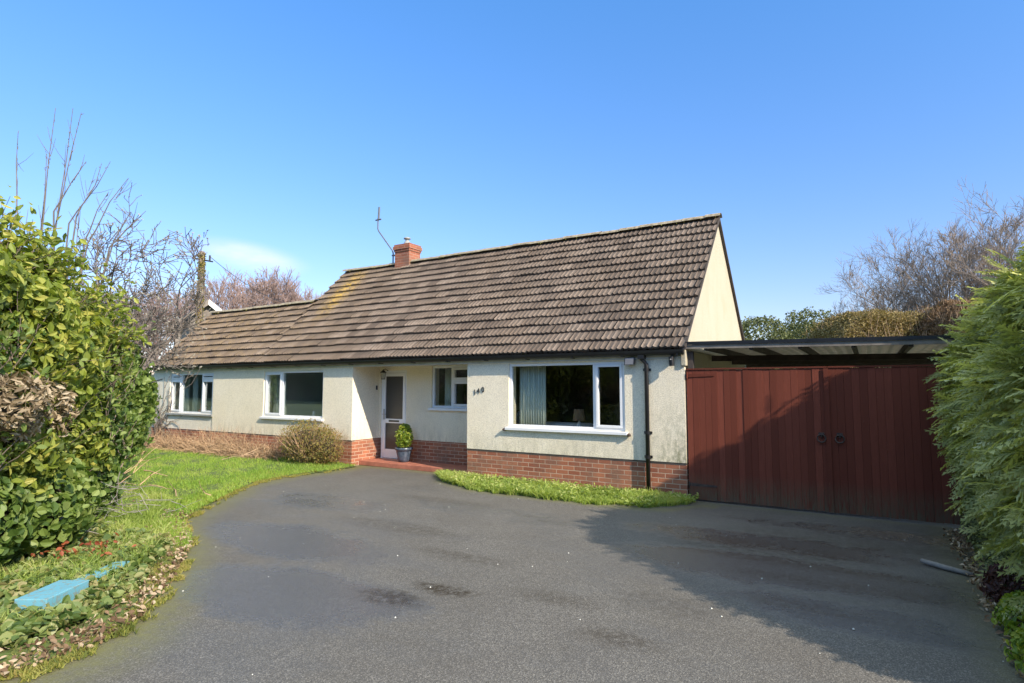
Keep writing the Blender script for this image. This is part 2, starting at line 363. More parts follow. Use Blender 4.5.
leafmat('evergreen_far', [(.055, .075, .028), (.11, .13, .048), (.18, .19, .075)], .2, .8, big=.25)
leafmat('brown_far', [(.16, .12, .045), (.26, .20, .08), (.37, .29, .13)], .2, .9, big=.2)
leafmat('russet_far', [(.14, .085, .05), (.21, .13, .075), (.29, .19, .11)], .2, .9, big=.2)
leafmat('red_leaf', [(.20, .045, .02), (.36, .10, .04)], .3, .6)
M = MATS
# ------------------------------------------------------------------ ground
g = MB(); g.add([(-400,-400,-.03),(400,-400,-.03),(400,400,-.03),(-400,400,-.03)], [(0,1,2,3)])
tag(g.build('ground', M['far_ground']), kind='structure')
EDGE = np.array([(2.,-7.08),(.06,-7.12),(-.77,-7.03),(-1.66,-7.19),(-2.63,-7.0),(-3.46,-6.34),(-4.39,-5.59),(-4.87,-5.1),(-5.3,-4.15),(-5.51,-3.79),
                 (-6.32,-2.72),(-6.81,-2.17),(-7.22,-1.99),(-7.53,-1.97),(-9,-1.9),(-14,-1.9)])[::-1]   # (y, x)
def xedge(y): return np.interp(y, EDGE[:, 0], EDGE[:, 1])
# drive as a fine sheet near the house
nx, ny = 150, 150
X, Y = np.meshgrid(np.linspace(-8.5, 6.5, nx), np.linspace(-14, 1, ny))
Pn = np.stack([X.ravel(), Y.ravel()], 1)
d = Pn[:, 0] - (xedge(Pn[:, 1]))
dd = np.abs(d) * np.where(Pn[:, 1] < -3, .75, .9)
moss = np.clip(1.15 - dd/.42, 0, 1)
moss = np.maximum(moss, .8*np.clip(1 - np.abs(Pn[:, 1] - .16)/.3, 0, 1) * (Pn[:, 0] < -4) * (Pn[:, 0] > -8))
yfront = np.interp(Pn[:, 0], [-4.9, -4.3, -3.4, -2.2, -1, 0, .3], [.1, -.6, -1.02, -1.1, -1.1, -.9, -.3])
moss = np.maximum(moss, .8*np.clip(1 - np.abs(Pn[:, 1]-yfront)/.22, 0, 1) * (Pn[:, 0] > -5) * (Pn[:, 0] < .5))
moss = np.maximum(moss, .55*np.clip(1 - np.abs(Pn[:, 0]-3.15)/.3, 0, 1))
moss = np.maximum(moss, .5*np.clip(1 - np.abs(Pn[:, 1]+.12)/.12, 0, 1) * (Pn[:, 0] > 0))
silt = np.zeros(len(Pn))
for (cx, cy, a_, b_, k_) in [(-.99,-5.44,.27,.11,1.5),(-.72,-5.06,.26,.09,1.3),(.2,-4.75,.35,.12,.5),(1.3,-2.3,.9,.3,.6),(2.2,-1.5,1.2,.25,.5),(1.0,-4.4,.4,.2,.35),(2.3,-3.2,.9,.15,.6),(.9,-5.2,.25,.12,.6),(-2.6,-3.6,.8,.2,.45),(-1.2,-4.2,.5,.12,.5),(1.9,-3.9,.5,.1,.6),(2.0,-2.7,1.3,.1,.6),(-3.2,-2.0,.9,.15,.4)]:
    q = ((Pn[:, 0]-cx)/a_)**2 + ((Pn[:, 1]-cy)/b_)**2
    silt = np.maximum(silt, k_*np.clip(1.25 - q*.6, 0, 1))
Z = .004*snoise(Pn, 1.2, 3)
idx = np.arange(nx*ny).reshape(ny, nx)
F = np.stack([idx[:-1,:-1], idx[:-1,1:], idx[1:,1:], idx[1:,:-1]], -1).reshape(-1, 4)
o = npmesh('driveway', np.column_stack([Pn, Z]), F, M['asphalt'], tint=moss, smooth=True)
a = o.data.attributes.new('silt', 'FLOAT', 'POINT'); a.data.foreach_set('value', silt.astype(np.float32))
dmpv = np.zeros(len(Pn))
for (cx, cy, a_, b_, k_) in [(-1.95,-5.85,1.0,.5,.9),(-3.3,-4.7,1.2,.5,.8),(-1.2,-5.6,.7,.3,.7),(1.6,-3.0,1.5,.45,.9),(1.3,-2.0,1.6,.4,.7),(2.2,-3.9,.9,.35,.6),(-4.6,-3.0,1.2,.5,.6),(-2.2,-2.3,1.6,.4,.45),(2.3,-.9,1.4,.3,.6)]:
    dmpv = np.maximum(dmpv, k_*np.clip(1.2 - (((Pn[:, 0]-cx)/a_)**2 + ((Pn[:, 1]-cy)/b_)**2)*.55, 0, 1))
a = o.data.attributes.new('damp', 'FLOAT', 'POINT'); a.data.foreach_set('value', dmpv.astype(np.float32))
tag(o, kind='structure')
# lawn sheet
ys = np.concatenate([np.linspace(-14, -8, 20), np.linspace(-7.95, -.02, 160)]); ks = np.linspace(0, 1, 40)**2
xe = xedge(ys) + .05*snoise(ys[:, None], 9, 5) + .02*snoise(ys[:, None], 40, 6)
Lx = xe[:, None]*(1-ks) + (-34)*ks; Ly = np.repeat(ys[:, None], 40, 1)
Lz = .012 + .035*np.clip((xe[:, None]-Lx)/.5, 0, 1) + .015*snoise(np.stack([Lx.ravel(), Ly.ravel()], 1), 1.5, 8).reshape(Lx.shape)*np.clip((xe[:, None]-Lx)/.5, 0, 1)
idx = np.arange(Lx.size).reshape(Lx.shape)
F = np.stack([idx[:-1,:-1], idx[1:,:-1], idx[1:,1:], idx[:-1,1:]], -1).reshape(-1, 4)[:, ::-1]
tag(npmesh('lawn', np.stack([Lx, Ly, Lz], -1).reshape(-1, 3), F, M['lawn_thatch'], smooth=True), kind='structure')
# ------------------------------------------------------------------ foliage builders
def unit(v): return v/(np.linalg.norm(v, axis=-1, keepdims=True)+1e-9)
def hvar(P, s1=5, s2=14): return np.clip(1 + .45*snoise(P[:, :2], s1, 71) + .35*snoise(P[:, :2], s2, 72), .3, 2.0)
def blades(name, P, h, w, mat, lean=.5, label=None, cat='grass', kind='stuff', parent=None, tintbias=0):
    n = len(P); a = rng.uniform(0, 2*np.pi, n); hh = h*rng.uniform(.5, 1.3, n)*(hvar(P) if not parent else 1)
    side = np.stack([np.cos(a), np.sin(a), np.zeros(n)], 1)*w*rng.uniform(.6, 1.3, (n, 1))
    b2 = rng.uniform(0, 2*np.pi, n); ln = np.stack([np.cos(b2), np.sin(b2), np.zeros(n)], 1)*(hh*lean*rng.uniform(0, 1.4, n))[:, None]
    mid = P + ln*.35; mid[:, 2] += hh*.6; tip = P + ln; tip[:, 2] += hh
    V = np.stack([P-side, P+side, mid+side*.7, mid-side*.7, tip], 1).reshape(-1, 3)
    i = np.arange(n)[:, None]*5
    t = np.repeat(np.clip(rng.uniform(0, 1, n)*.7+.22*snoise(P[:, :2], 3, 73)+.1+tintbias, 0, 1), 5)
    o = npmesh(name, V, [i+np.array([0,1,2,3]), i+np.array([3,2,4])], mat, parent, tint=t)
    if not parent: tag(o, label, cat, kind=kind)
    return o
def leaves(name, P, Nn, size, mat, parent=None, aspect=.55, droop=.0, fold=.25, tint=None, jit=.6):
    """leaf = 2 folded halves of 2 faces; P positions, Nn outward normals"""
    n = len(P)
    nrm = unit(Nn + rng.normal(size=(n, 3))*jit)
    ax = unit(np.cross(nrm, rng.normal(size=(n, 3)))); ax[:, 2] -= droop; ax = unit(ax - nrm*np.sum(ax*nrm, 1, keepdims=True))
    sd = np.cross(nrm, ax)
    s = size*rng.uniform(.6, 1.25, (n, 1))
    w = s*aspect*.5
    lift = nrm*w*fold
    b0 = P - ax*s*.5; tp = P + ax*s*.5 - nrm*s*.08
    def e_(t, ww, sg): return P + ax*s*t + sg*sd*w*ww + lift*ww
    V = np.stack([b0, tp, e_(-.32, .62, 1), e_(-.05, 1, 1), e_(.27, .66, 1), e_(-.32, .62, -1), e_(-.05, 1, -1), e_(.27, .66, -1)], 1).reshape(-1, 3)
    i = np.arange(n)[:, None]*8
    if tint is None: tint = rng.uniform(0, 1, n)
    return npmesh(name, V, [i+np.array([0,1,4,3,2]), i+np.array([0,5,6,7,1])], mat, parent, tint=np.repeat(tint, 8))
def blob_points(blobs, n, shell=(.72, 1.04), lump=.16, ls=1.4, seed=0, zmin=0.02):
    rad = np.array([b[1] for b in blobs], float); c = np.array([b[0] for b in blobs], float)
    if rad.ndim == 1: rad = np.repeat(rad[:, None], 3, 1)
    area = (rad[:, 0]*rad[:, 1] + rad[:, 1]*rad[:, 2] + rad[:, 0]*rad[:, 2]); pr = area/area.sum()
    outP = []; outN = []; tot = 0
    while tot < n:
        k = rng.choice(len(blobs), n, p=pr); d = unit(rng.normal(size=(n, 3)))
        base = c[k] + d*rad[k]
        f = rng.uniform(*shell, (n, 1))**.8 + lump*snoise(base, ls, seed)[:, None] + lump*.5*snoise(base, ls*3, seed+1)[:, None]
        P = c[k] + d*rad[k]*f
        ok = P[:, 2] > zmin
        for j in range(len(blobs)):
            q = (((P-c[j])/rad[j])**2).sum(1); ok &= (q > .5) | (k == j)
        outP.append(P[ok]); outN.append(unit(d/rad[k])[ok]); tot += ok.sum()
    return np.concatenate(outP)[:n], np.concatenate(outN)[:n]
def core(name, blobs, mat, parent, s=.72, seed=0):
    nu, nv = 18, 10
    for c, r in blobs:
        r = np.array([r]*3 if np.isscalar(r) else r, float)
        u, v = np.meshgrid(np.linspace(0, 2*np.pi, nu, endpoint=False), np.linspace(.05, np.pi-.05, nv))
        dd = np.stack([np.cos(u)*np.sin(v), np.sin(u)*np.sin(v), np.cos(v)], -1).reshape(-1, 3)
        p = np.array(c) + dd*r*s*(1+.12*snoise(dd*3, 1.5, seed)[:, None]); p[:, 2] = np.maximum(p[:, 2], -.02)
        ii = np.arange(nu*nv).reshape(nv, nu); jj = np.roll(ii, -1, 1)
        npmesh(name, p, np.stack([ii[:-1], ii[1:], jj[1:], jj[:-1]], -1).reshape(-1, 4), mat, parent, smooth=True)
def tubes(branches, ns=(6, 4, 3)):
    """branches: list of (points (k,3), radii (k,)) -> V, F"""
    V = []; F = []; b0 = 0
    for P, rr in branches:
        P = np.asarray(P, float); rr = np.asarray(rr, float); k = len(P); n = ns[0] if rr[0] > .05 else (ns[1] if rr[0] > .015 else ns[2])
        T = np.gradient(P, axis=0); T = unit(T)
        ref = np.array([0, 0, 1.]) if abs(T[0, 2]) < .9 else np.array([1., 0, 0])
        A = unit(np.cross(T, ref)); B = np.cross(T, A)
        th = np.arange(n)*2*np.pi/n
        ring = P[:, None] + rr[:, None, None]*(np.cos(th)[None, :, None]*A[:, None] + np.sin(th)[None, :, None]*B[:, None])
        V.append(ring.reshape(-1, 3)); ii = np.arange(k*n).reshape(k, n); jj = np.roll(ii, -1, 1)
        F.append(np.stack([ii[:-1], jj[:-1], jj[1:], ii[1:]], -1).reshape(-1, 4)+b0); b0 += k*n
    return np.concatenate(V), np.concatenate(F)
def grow(start, dirn, length, rad, level, maxlev, out, g, curve=.25, up=.12, nchild=(5, 7), spread=.9, lratio=.55, rratio=.55, rmin=.004, steps=6):
    P = [np.array(start, float)]; d = unit(np.array(dirn, float)); pts = [P[0]]; dirs = [d]
    for s in range(steps):
        d = unit(d + g.normal(size=3)*curve*.6 + np.array([0, 0, up])); pts.append(pts[-1] + d*length/steps); dirs.append(d)
    rr = np.linspace(rad, max(rad*.45, rmin*.7), steps+1)
    out.append((level, np.array(pts), rr))
    if level >= maxlev: return
    nc = g.integers(*nchild)
    for c in range(nc):
        t = g.uniform(.3 if level == 0 else .15, 1.0); i = min(int(t*steps), steps-1); f = t*steps-i
        p = pts[i]*(1-f)+pts[i+1]*f; dd = dirs[i+1]
        pr = unit(np.cross(dd, g.normal(size=3)))
        nd = unit(dd*np.cos(spread*g.uniform(.5, 1.15)) + pr*np.sin(spread*g.uniform(.5, 1.15)))
        grow(p, nd, length*lratio*g.uniform(.7, 1.25)*(1.15-.4*t), max(rr[i]*rratio, rmin), level+1, maxlev, out, g, curve, up, nchild, spread, lratio, rratio, rmin, max(3, steps-1))
def bare_tree(name, loc, h, seed, bark, label, cat='tree', group=None, trunk_h=.3, maxlev=4, rad=None, stems=1, bud=None, twigmat=None, maxr=None, **kw):
    g = np.random.default_rng(seed); root = empty(name, (loc[0], loc[1], 0), label, cat, group)
    out = []; rad = rad or h*.02
    for sidx in range(stems):
        a = g.uniform(0, 6.28); tilt = .08 if stems == 1 else g.uniform(.2, .6)
        grow((loc[0], loc[1], -.02), (math.cos(a)*tilt, math.sin(a)*tilt, 1), h*.6, rad/math.sqrt(stems), 0, maxlev, out, g, **kw)
    zmax = max(b[1][:, 2].max() for b in out); sc = h/zmax
    br = [(lv, np.array([loc[0], loc[1], 0]) + (p-np.array([loc[0], loc[1], 0]))*sc, r) for lv, p, r in out]
    if maxr: br = [b_ for b_ in br if b_[0] < 2 or (np.hypot(b_[1][-1, 0]-loc[0], b_[1][-1, 1]-loc[1]) < maxr and b_[1][-1, 2] > 1.9)]
    V, F = tubes([(p, r) for lv, p, r in br if lv == 0]); npmesh('trunk', V, F, bark, root, smooth=True)
    V, F = tubes([(p, r) for lv, p, r in br if lv > 0]); crown = npmesh('crown', V, F, twigmat or bark, root, smooth=True)
    if bud:
        tips = np.array([p[-1] for lv, p, r in br if lv >= maxlev-1]); n = len(tips)
        leaves('buds', tips, np.tile([0, 0, 1.], (n, 1)), bud, M['magnolia_bud'], crown, .5, jit=1.5)
    return root
# ------------------------------------------------------------------ HOUSE
H = empty('bungalow', (-7.8, 1.3, 0), 'cream rendered bungalow with brick plinth and brown tiled roof beside the drive', 'house')
TH = .26
def wall_mb(mb, x0, x1, z0, z1, y, openings, th=TH):
    xs = sorted({x0, x1, *[v for o_ in openings for v in o_[:2] if x0 < v < x1]}); zs = sorted({z0, z1, *[v for o_ in openings for v in o_[2:] if z0 < v < z1]})
    def solid(i, j):
        if i < 0 or j < 0 or i >= len(xs)-1 or j >= len(zs)-1: return False
        cx, cz = (xs[i]+xs[i+1])/2, (zs[j]+zs[j+1])/2
        return not any(a < cx < b and c < cz < d for a, b, c, d in openings)
    for i in range(len(xs)-1):
        for j in range(len(zs)-1):
            if not solid(i, j): continue
            a, b, c, d = xs[i], xs[i+1], zs[j], zs[j+1]; y1 = y+th
            mb.add([(a,y,c),(b,y,c),(b,y,d),(a,y,d)], [(0,1,2,3)]); mb.add([(a,y1,c),(b,y1,c),(b,y1,d),(a,y1,d)], [(3,2,1,0)])
            if not solid(i-1, j): mb.add([(a,y,c),(a,y1,c),(a,y1,d),(a,y,d)], [(3,2,1,0)])
            if not solid(i+1, j): mb.add([(b,y,c),(b,y1,c),(b,y1,d),(b,y,d)], [(0,1,2,3)])
            if not solid(i, j-1): mb.add([(a,y,c),(b,y,c),(b,y1,c),(a,y1,c)], [(3,2,1,0)])
            if not solid(i, j+1): mb.add([(a,y,d),(b,y,d),(b,y1,d),(a,y1,d)], [(0,1,2,3)])
BZ, TZ = .555, 2.215
XL, XR, XE, XP, DP = -7.295, -4.165, -15.69, -12.60, .817
W1 = (-3.224, -.982, .996, 2.153); W2 = (-10.435, -8.252, .999, 2.117); W3 = (-14.792, -12.616, .99, 2.117); W4 = (-5.733, -4.56, 1.272, 2.185)
DO = (-7.249, -6.46, .10, 2.105)
rb = MB()   # rendered wall, right block
wall_mb(rb, XR, 0, BZ, TZ, -.012, [W1]); rb.box(XR, XR+.25, .248, DP+.3, BZ, TZ)
rb.build('right_bay_wall', M['cream_render'], H)
lb = MB(); wall_mb(lb, XP, XL, BZ, TZ, -.012, [W2]); lb.box(XL-.25, XL, .248, DP+.3, BZ, TZ); lb.build('left_wall', M['cream_render'], H)
wb = MB(); wall_mb(wb, XE, XP, BZ, TZ, .012, [W3]); wb.build('end_wall', M['white_render'], H)
pb = MB(); wall_mb(pb, XL, XR, BZ, TZ, DP, [W4, (DO[0], DO[1], 0, DO[3])]); pb.build('porch_wall', M['cream_render'], H)
bp = MB(); bp.box(XE, XL, .001, .25, -.02, BZ); bp.box(XR, -.001, .001, .25, -.02, BZ)
bp.box(XL-.25, XL-.01, .25, DP+.3, -.02, BZ); bp.box(XR+.01, XR+.25, .25, DP+.3, -.02, BZ); bp.box(DO[1], XR+.01, DP+.012, DP+.25, -.02, BZ)
bp.build('brick_plinth', M['red_brick'], H)
dpc = MB(); dpc.box(XR-.004, .003, -.008, .1, BZ-.022, BZ-.002); dpc.box(XE, XL+.002, -.004, .1, BZ-.02, BZ-.002); dpc.build('damp_course', M['carport_dark'], H)
# gable (right), gable above the wing, left gable and rear walls
RY, RZ, GY, GZ = 2.648, 5.075, -.10, 2.335
SL = (RZ-GZ)/(RY-GY); WY = 1.646; WZ = GZ + (WY-GY)*SL; XV = .05; XM = -10.55; XW = -15.55
gb = MB(); zz = lambda y: GZ + (y-GY)*SL - .05
RB = 2*RY + .1
def gable(mb, x, th, y0, yr, y1):
    pts = [(y0, -.02), (y1, -.02), (y1, GZ + (2*yr-GY-y1-GY)*SL*0 + zz(2*yr-y1)), (yr, zz(yr)), (y0, zz(y0))]
    pts = [(y0, -.02), (y1, -.02), (y1, zz(2*yr-y1)), (yr, zz(yr)), (y0, zz(y0))]
    k = 5; mb.add([(x, p[0], p[1]) for p in pts] + [(x-th, p[0], p[1]) for p in pts], [tuple(range(k)), tuple(range(2*k-1, k-1, -1))] + [(i, i+k, (i+1) % k+k, (i+1) % k) for i in range(k)])
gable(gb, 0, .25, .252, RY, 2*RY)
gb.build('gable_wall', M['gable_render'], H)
g2 = MB(); gable(g2, XM+.27, .22, .3, RY, 2*RY); gable(g2, XE+.22, .22, .262, WY, 2*WY)
g2.box(XM+.3, -.26, 2*RY-.2, 2*RY-.001, 0, 2.3); g2.box(XE+.23, XM, 2*WY-.2, 2*WY-.001, 0, 2.3); g2.build('rear_wall', M['white_render'], H)
# corner plaster lip at right end
cl = MB(); cl.box(-.05, .035, -.05, .2, 2.05, 2.31); cl.build('corner_corbel', M['gable_render'], H, bevel=.015)
# roof tiles (front slope)
def tiles(x0, x1, yr, name, back=False):
    """courses of ribbed tiles from the eave up to ridge y=yr"""
    ncs = round(math.hypot(yr-GY, (yr-GY)*SL)/.262); V = []; F = []; T = []; GR = []; b0 = 0
    g = np.random.default_rng(5 if not back else 6)
    sl = np.array([yr-GY, (yr-GY)*SL]); Ls = np.hypot(*sl); ud = sl/Ls; nd = np.array([-ud[1], ud[0]])
    gau = Ls/ncs; tw = .30
    for c in range(ncs):
        nt_ = int(np.ceil((x1-x0)/tw))+1; off = (c % 2)*tw*.5
        for t in range(nt_):
            a = max(x0, x0 - off + t*tw); b = min(x1, x0 - off + (t+1)*tw)
            if b-a < .03: continue
            k = max(3, int(round((b-a)/tw*12))); xs = np.linspace(a+.005, b-.005, k+1); ph = (xs-(x0-off+t*tw))/tw
            prof = .030*np.maximum(0, np.cos(2*np.pi*(ph*3)))**.6*np.sign(np.maximum(0, np.cos(2*np.pi*ph*3)))
            jl, jh, ro = g.normal(0, .006), g.normal(0, .005), g.normal(0, .012)
            low = c*gau - .02 + jl; hi = (c+1)*gau + .045
            for (s_, lift) in ((low, -.008), (low, .038+jh), (hi, .0)):
                pz = prof*(1 if lift else .0) + lift + ro*(xs-a)
                y = GY + ud[0]*s_ + nd[0]*pz; z = GZ + ud[1]*s_ + nd[1]*pz
                if back: y = 2*yr - y
                V.append(np.stack([xs, y, z], 1)); GR.append(1-np.clip(prof/.03, 0, 1))
            n = k+1; i = np.arange(k)
            F.append(np.concatenate([np.stack([b0+i, b0+i+1, b0+n+i+1, b0+n+i], 1), np.stack([b0+n+i, b0+n+i+1, b0+2*n+i+1, b0+2*n+i], 1)]))
            T.append(np.full(3*n, np.clip(g.normal(.5, .32), 0, 1))); b0 += 3*n
    o = npmesh(name, np.concatenate(V), np.concatenate(F), M['roof_tile'], H, tint=np.concatenate(T))
    a_ = o.data.attributes.new('groove', 'FLOAT', 'POINT'); a_.data.foreach_set('value', np.concatenate(GR).astype(np.float32))
    return o
rf = tiles(XM, XV, RY, 'roof'); rf['label'] = 'main roof slope of brown ribbed tiles with a yellow lichen streak'
rw = tiles(XW, XM, WY, 'wing_roof')
tiles(XM, XV, RY, 'rear_roof', True); tiles(XW, XM, WY, 'rear_wing_roof', True)
# deck under tiles, keeps light out
dk = MB()
def deck(x0, x1, yr, zr):
    o = .012; e = GY+.02
    dk.add([(x0, e, GZ-.03), (x1, e, GZ-.03), (x1, yr, zr-o-.02), (x0, yr, zr-o-.02), (x1, 2*yr-e, GZ-.03), (x0, 2*yr-e, GZ-.03)], [(0,1,2,3), (3,2,4,5), (0,5,4,1)])
deck(XM+.0, XV-.03, RY, RZ); deck(XW+.03, XM-.01, WY, WZ); dk.build('roof_deck', M['dark_wood'], H)
# verge undercloak strips
for (x, yr, s) in ((XV, RY, 1), (XM, RY, -1), (XW, WY, -1)):
    for sgn in (1, -1):
        vg = MB(); e = GY - .02
        y0 = e if sgn == 1 else 2*yr-e
        zr = GZ + (yr-GY)*SL; zb = GZ
        if x == XM and sgn == 1: y0 = WY; zb = WZ
        xa, xb = (x-.05, x+.006) if s == 1 else (x-.006, x+.05)
        vs = [(xa, y0, zb-.04), (xb, y0, zb-.04), (xb, y0, zb+.01), (xa, y0, zb+.01), (xa, yr, zr-.04), (xb, yr, zr-.04), (xb, yr, zr+.01), (xa, yr, zr+.01)]
        vg.add(vs, [(0,1,2,3), (4,7,6,5), (0,4,5,1), (1,5,6,2), (2,6,7,3), (3,7,4,0)])
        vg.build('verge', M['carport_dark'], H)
# ridge tiles
def ridge(x0, x1, y, z):
    V = []; F = []; T = []; b0 = 0; g = np.random.default_rng(3); x = x0; k = 7
    while x < x1-.05:
        e = min(x+.45, x1); th = np.linspace(-1.25, 1.25, k); j = g.normal(0, .006)
        for xx, sc in ((x, 1.0), (e+.02, .95)):
            V.append(np.stack([np.full(k, xx), y+.12*np.sin(th)*sc*1.0, z-.055+.115*np.cos(th)*sc+j], 1))
        i = np.arange(k-1); F.append(np.stack([b0+i, b0+k+i, b0+k+i+1, b0+i+1], 1)); 
        F.append(np.array([[b0+0, b0+1, b0+2, b0+3], [b0+3, b0+4, b0+5, b0+6]])); b0 += 2*k; T.append(np.full(2*k, g.uniform(.2, .8))); x = e
    return npmesh('ridge_tiles', np.concatenate(V), np.concatenate(F), M['moss_ridge'], H, tint=np.concatenate(T))
ridge(XM-.02, XV+.01, RY, RZ+.03); ridge(XW-.02, XM-.02, WY, WZ+.03)
# moss tufts on the ridge
n = 350; xx = rng.uniform(XW, XV, n); my = np.where(xx < XM, WY, RY); mz = np.where(xx < XM, WZ, RZ)+.06
P = np.stack([xx, my-.07+rng.normal(0, .04, n), mz], 1); P[:, 2] -= np.abs(P[:, 1]-my)*.6
tag(blades('ridge_moss', P, .03, .01, M['grass_edge'], parent=H), kind='stuff')
# fascia, gutter, brackets
fa = MB(); fa.box(XE, .0, -.03, -.013, 2.17, 2.30); fa.build('fascia', M['pale_fascia'], H)
sf = MB(); sf.box(XL, XR, -.01, DP+.02, 2.19, 2.214); sf.build('porch_soffit', M['pale_fascia'], H)
gt = MB(); k = 8; x0, x1 = XE-.05, .02
prof = [(-.115+.055*math.cos(math.pi+math.pi*i/k), 2.305+.085*math.sin(math.pi+math.pi*i/k)) for i in range(k+1)]
inn = [(-.115+.048*math.cos(math.pi+math.pi*i/k), 2.305+.078*math.sin(math.pi+math.pi*i/k)) for i in range(k+1)][::-1]
pr = prof+inn; m_ = len(pr); gt.add([(x0, p[0], p[1]) for p in pr]+[(x1, p[0], p[1]) for p in pr], [(i, (i+1) % m_, (i+1) % m_+m_, i+m_) for i in range(m_)])
for xx in (x0, x1): gt.add([(xx, p[0], p[1]) for p in prof], [tuple(range(k+1))])
go = gt.build('gutter', M['black_plastic'], H)
xx = XE+.3
while xx < 0:
    br = MB(); br.box(xx, xx+.03, -.15, -.031, 2.212, 2.30); xx += .9; br.build('bracket', M['black_plastic'], go)
dp = MB(); xp_ = -.595
dp.tube([(xp_-.06, -.09, 2.24), (xp_-.06, -.09, 2.17), (xp_, -.055, 2.09), (xp_, -.055, .03)], .034, 14)
dpo = dp.build('downpipe', M['black_plastic'], H, smooth=True)
for z in (2.0, 1.0, .62):
    cp = MB(); cp.tube([(xp_, -.055, z-.025), (xp_, -.055, z+.025)], .042, 14); cp.box(xp_-.065, xp_+.065, -.03, -.012, z-.02, z+.02); cp.build('pipe_clip', M['black_plastic'], dpo)
hp = MB(); hp.box(xp_-.11, xp_-.01, -.15, -.03, 2.17, 2.235); hp.build('gutter_outlet', M['black_plastic'], go)
# windows
def window(o4, y, mull, open_sides, fan=None, sill='upvc', sill_ext=.05, label=None):
    x0, x1, z0, z1 = o4; f = .05
    w = MB(); ya, yb = y+.03, y+.10
    w.box(x0, x1, ya, yb, z1-f, z1); w.box(x0, x1, ya, yb, z0, z0+f); w.box(x0, x0+f, ya, yb, z0+f, z1-f); w.box(x1-f, x1, ya, yb, z0+f, z1-f)
    edges = [x0+f]
    for m_ in mull:
        w.box(m_-.028, m_+.028, ya+.002, yb-.002, z0+f, z1-f); edges += [m_-.028, m_+.028]
    edges.append(x1-f)
    root = w.build('window', M['upvc'], H, bevel=.005)
    if label: root['label'] = label
    k = 0
    for i in range(0, len(edges), 2):
        a, b = edges[i], edges[i+1]; zt = z1-f
        spans = [(z0+f, zt)]
        if fan and (i//2) in fan:
            t = fan[i//2]; tr_ = MB(); tr_.box(a, b, ya+.004, yb-.004, t-.025, t+.025); tr_.build('transom', M['upvc'], root); spans = [(z0+f, t-.025), (t+.025, zt)]
        for (s0, s1) in spans:
            if (i//2) in open_sides:
                c = MB(); q = .042; yc = ya-.016
                c.box(a, b, yc, yb-.01, s1-q, s1); c.box(a, b, yc, yb-.01, s0, s0+q); c.box(a, a+q, yc, yb-.01, s0+q, s1-q); c.box(b-q, b, yc, yb-.01, s0+q, s1-q)
                c.build('casement', M['upvc'], root, bevel=.004); ga, gb_, gc, gd = a+q, b-q, s0+q, s1-q
            else: ga, gb_, gc, gd = a, b, s0, s1
            p = MB(); p.box(ga-.003, gb_+.003, y+.062, y+.068, gc-.003, gd+.003); p.build('pane', M['window_glass'], root)
    s = MB(); s.box(x0-sill_ext, x1+sill_ext, y-.06, y+.06, z0-.055, z0-.003); s.build('sill', M[sill], root, bevel=.006)
    return root
window(W1, -.012, [-1.53], {1}, label='largest window, wide white frame with a narrow casement on its right')
window(W2, -.012, [-9.76], {0}, label='white window with a narrow casement on its left, behind the round shrub')
window(W3, .012, [-14.24, -13.2], {0, 2}, fan={0: 1.93, 2: 1.93}, sill='grey_sill', label='three light window with small top lights at the far left end')
window(W4, DP, [-5.19], {1}, fan={1: 1.86}, label='small kitchen window in the porch recess beside the door')
for xx in (W1[0]-.075, W1[1]+.075):
    sc = MB(); sc.lathe([(0, -.03), (.03, -.02), (.035, 0), (.02, .02), (0, .03)], (xx, -.05, .95), 10); sc.build('sill_bracket', M['old_iron'], H)
# front door
dr = MB(); x0, x1, z0, z1 = DO; f = .055; y = DP+.03
dr.box(x0, x0+f, y, y+.07, z0, z1); dr.box(x1-f, x1, y, y+.07, z0, z1); dr.box(x0+f, x1-f, y, y+.07, z1-f, z1); dr.box(x0, x1, y-.03, y+.05, z0-.02, z0)
D = dr.build('front_door', M['upvc'], H, bevel=.004); D['label'] = 'white door with two obscured glass panels and a letter slot'
lf = MB(); a, b = x0+f+.004, x1-f-.004; st = .07; y = DP+.022
lf.box(a, a+st, y, y+.05, z0+.01, z1-f-.004); lf.box(b-st, b, y, y+.05, z0+.01, z1-f-.004)
lf.box(a+st, b-st, y, y+.05, z1-f-.08, z1-f-.004); lf.box(a+st, b-st, y, y+.05, .90, 1.0); lf.box(a+st, b-st, y, y+.05, z0+.01, .31); lf.build('door_leaf', M['upvc'], D, bevel=.004)
for (c0, c1) in ((1.0, z1-f-.08), (.31, .90)):
    q = MB(); q.box(a+st-.002, b-st+.002, y+.02, y+.03, c0-.002, c1+.002); q.build('glass_panel', M['obscured_glass'], D)
q = MB(); q.box(a+st+.12, b-st-.10, y-.008, y, .93, .97); q.build('letter_slot', M['black_iron'], D)
q = MB(); q.box(a+.02, a+.055, y-.012, y, .98, 1.22); q.tube([(a+.038, y-.012, 1.1), (a+.038, y-.05, 1.1), (a+.13, y-.05, 1.1)], .009, 8); q.build('handle', M['zinc'], D)
# step
q = MB(); q.box(XL+.002, XR-.002, .22, DP-.002, 0, .10); q.build('porch_step', M['quarry_tile'], H, bevel=.008)
q = MB(); q.box(-5.45, -4.2, DP-.16, DP-.004, .10, .115); 
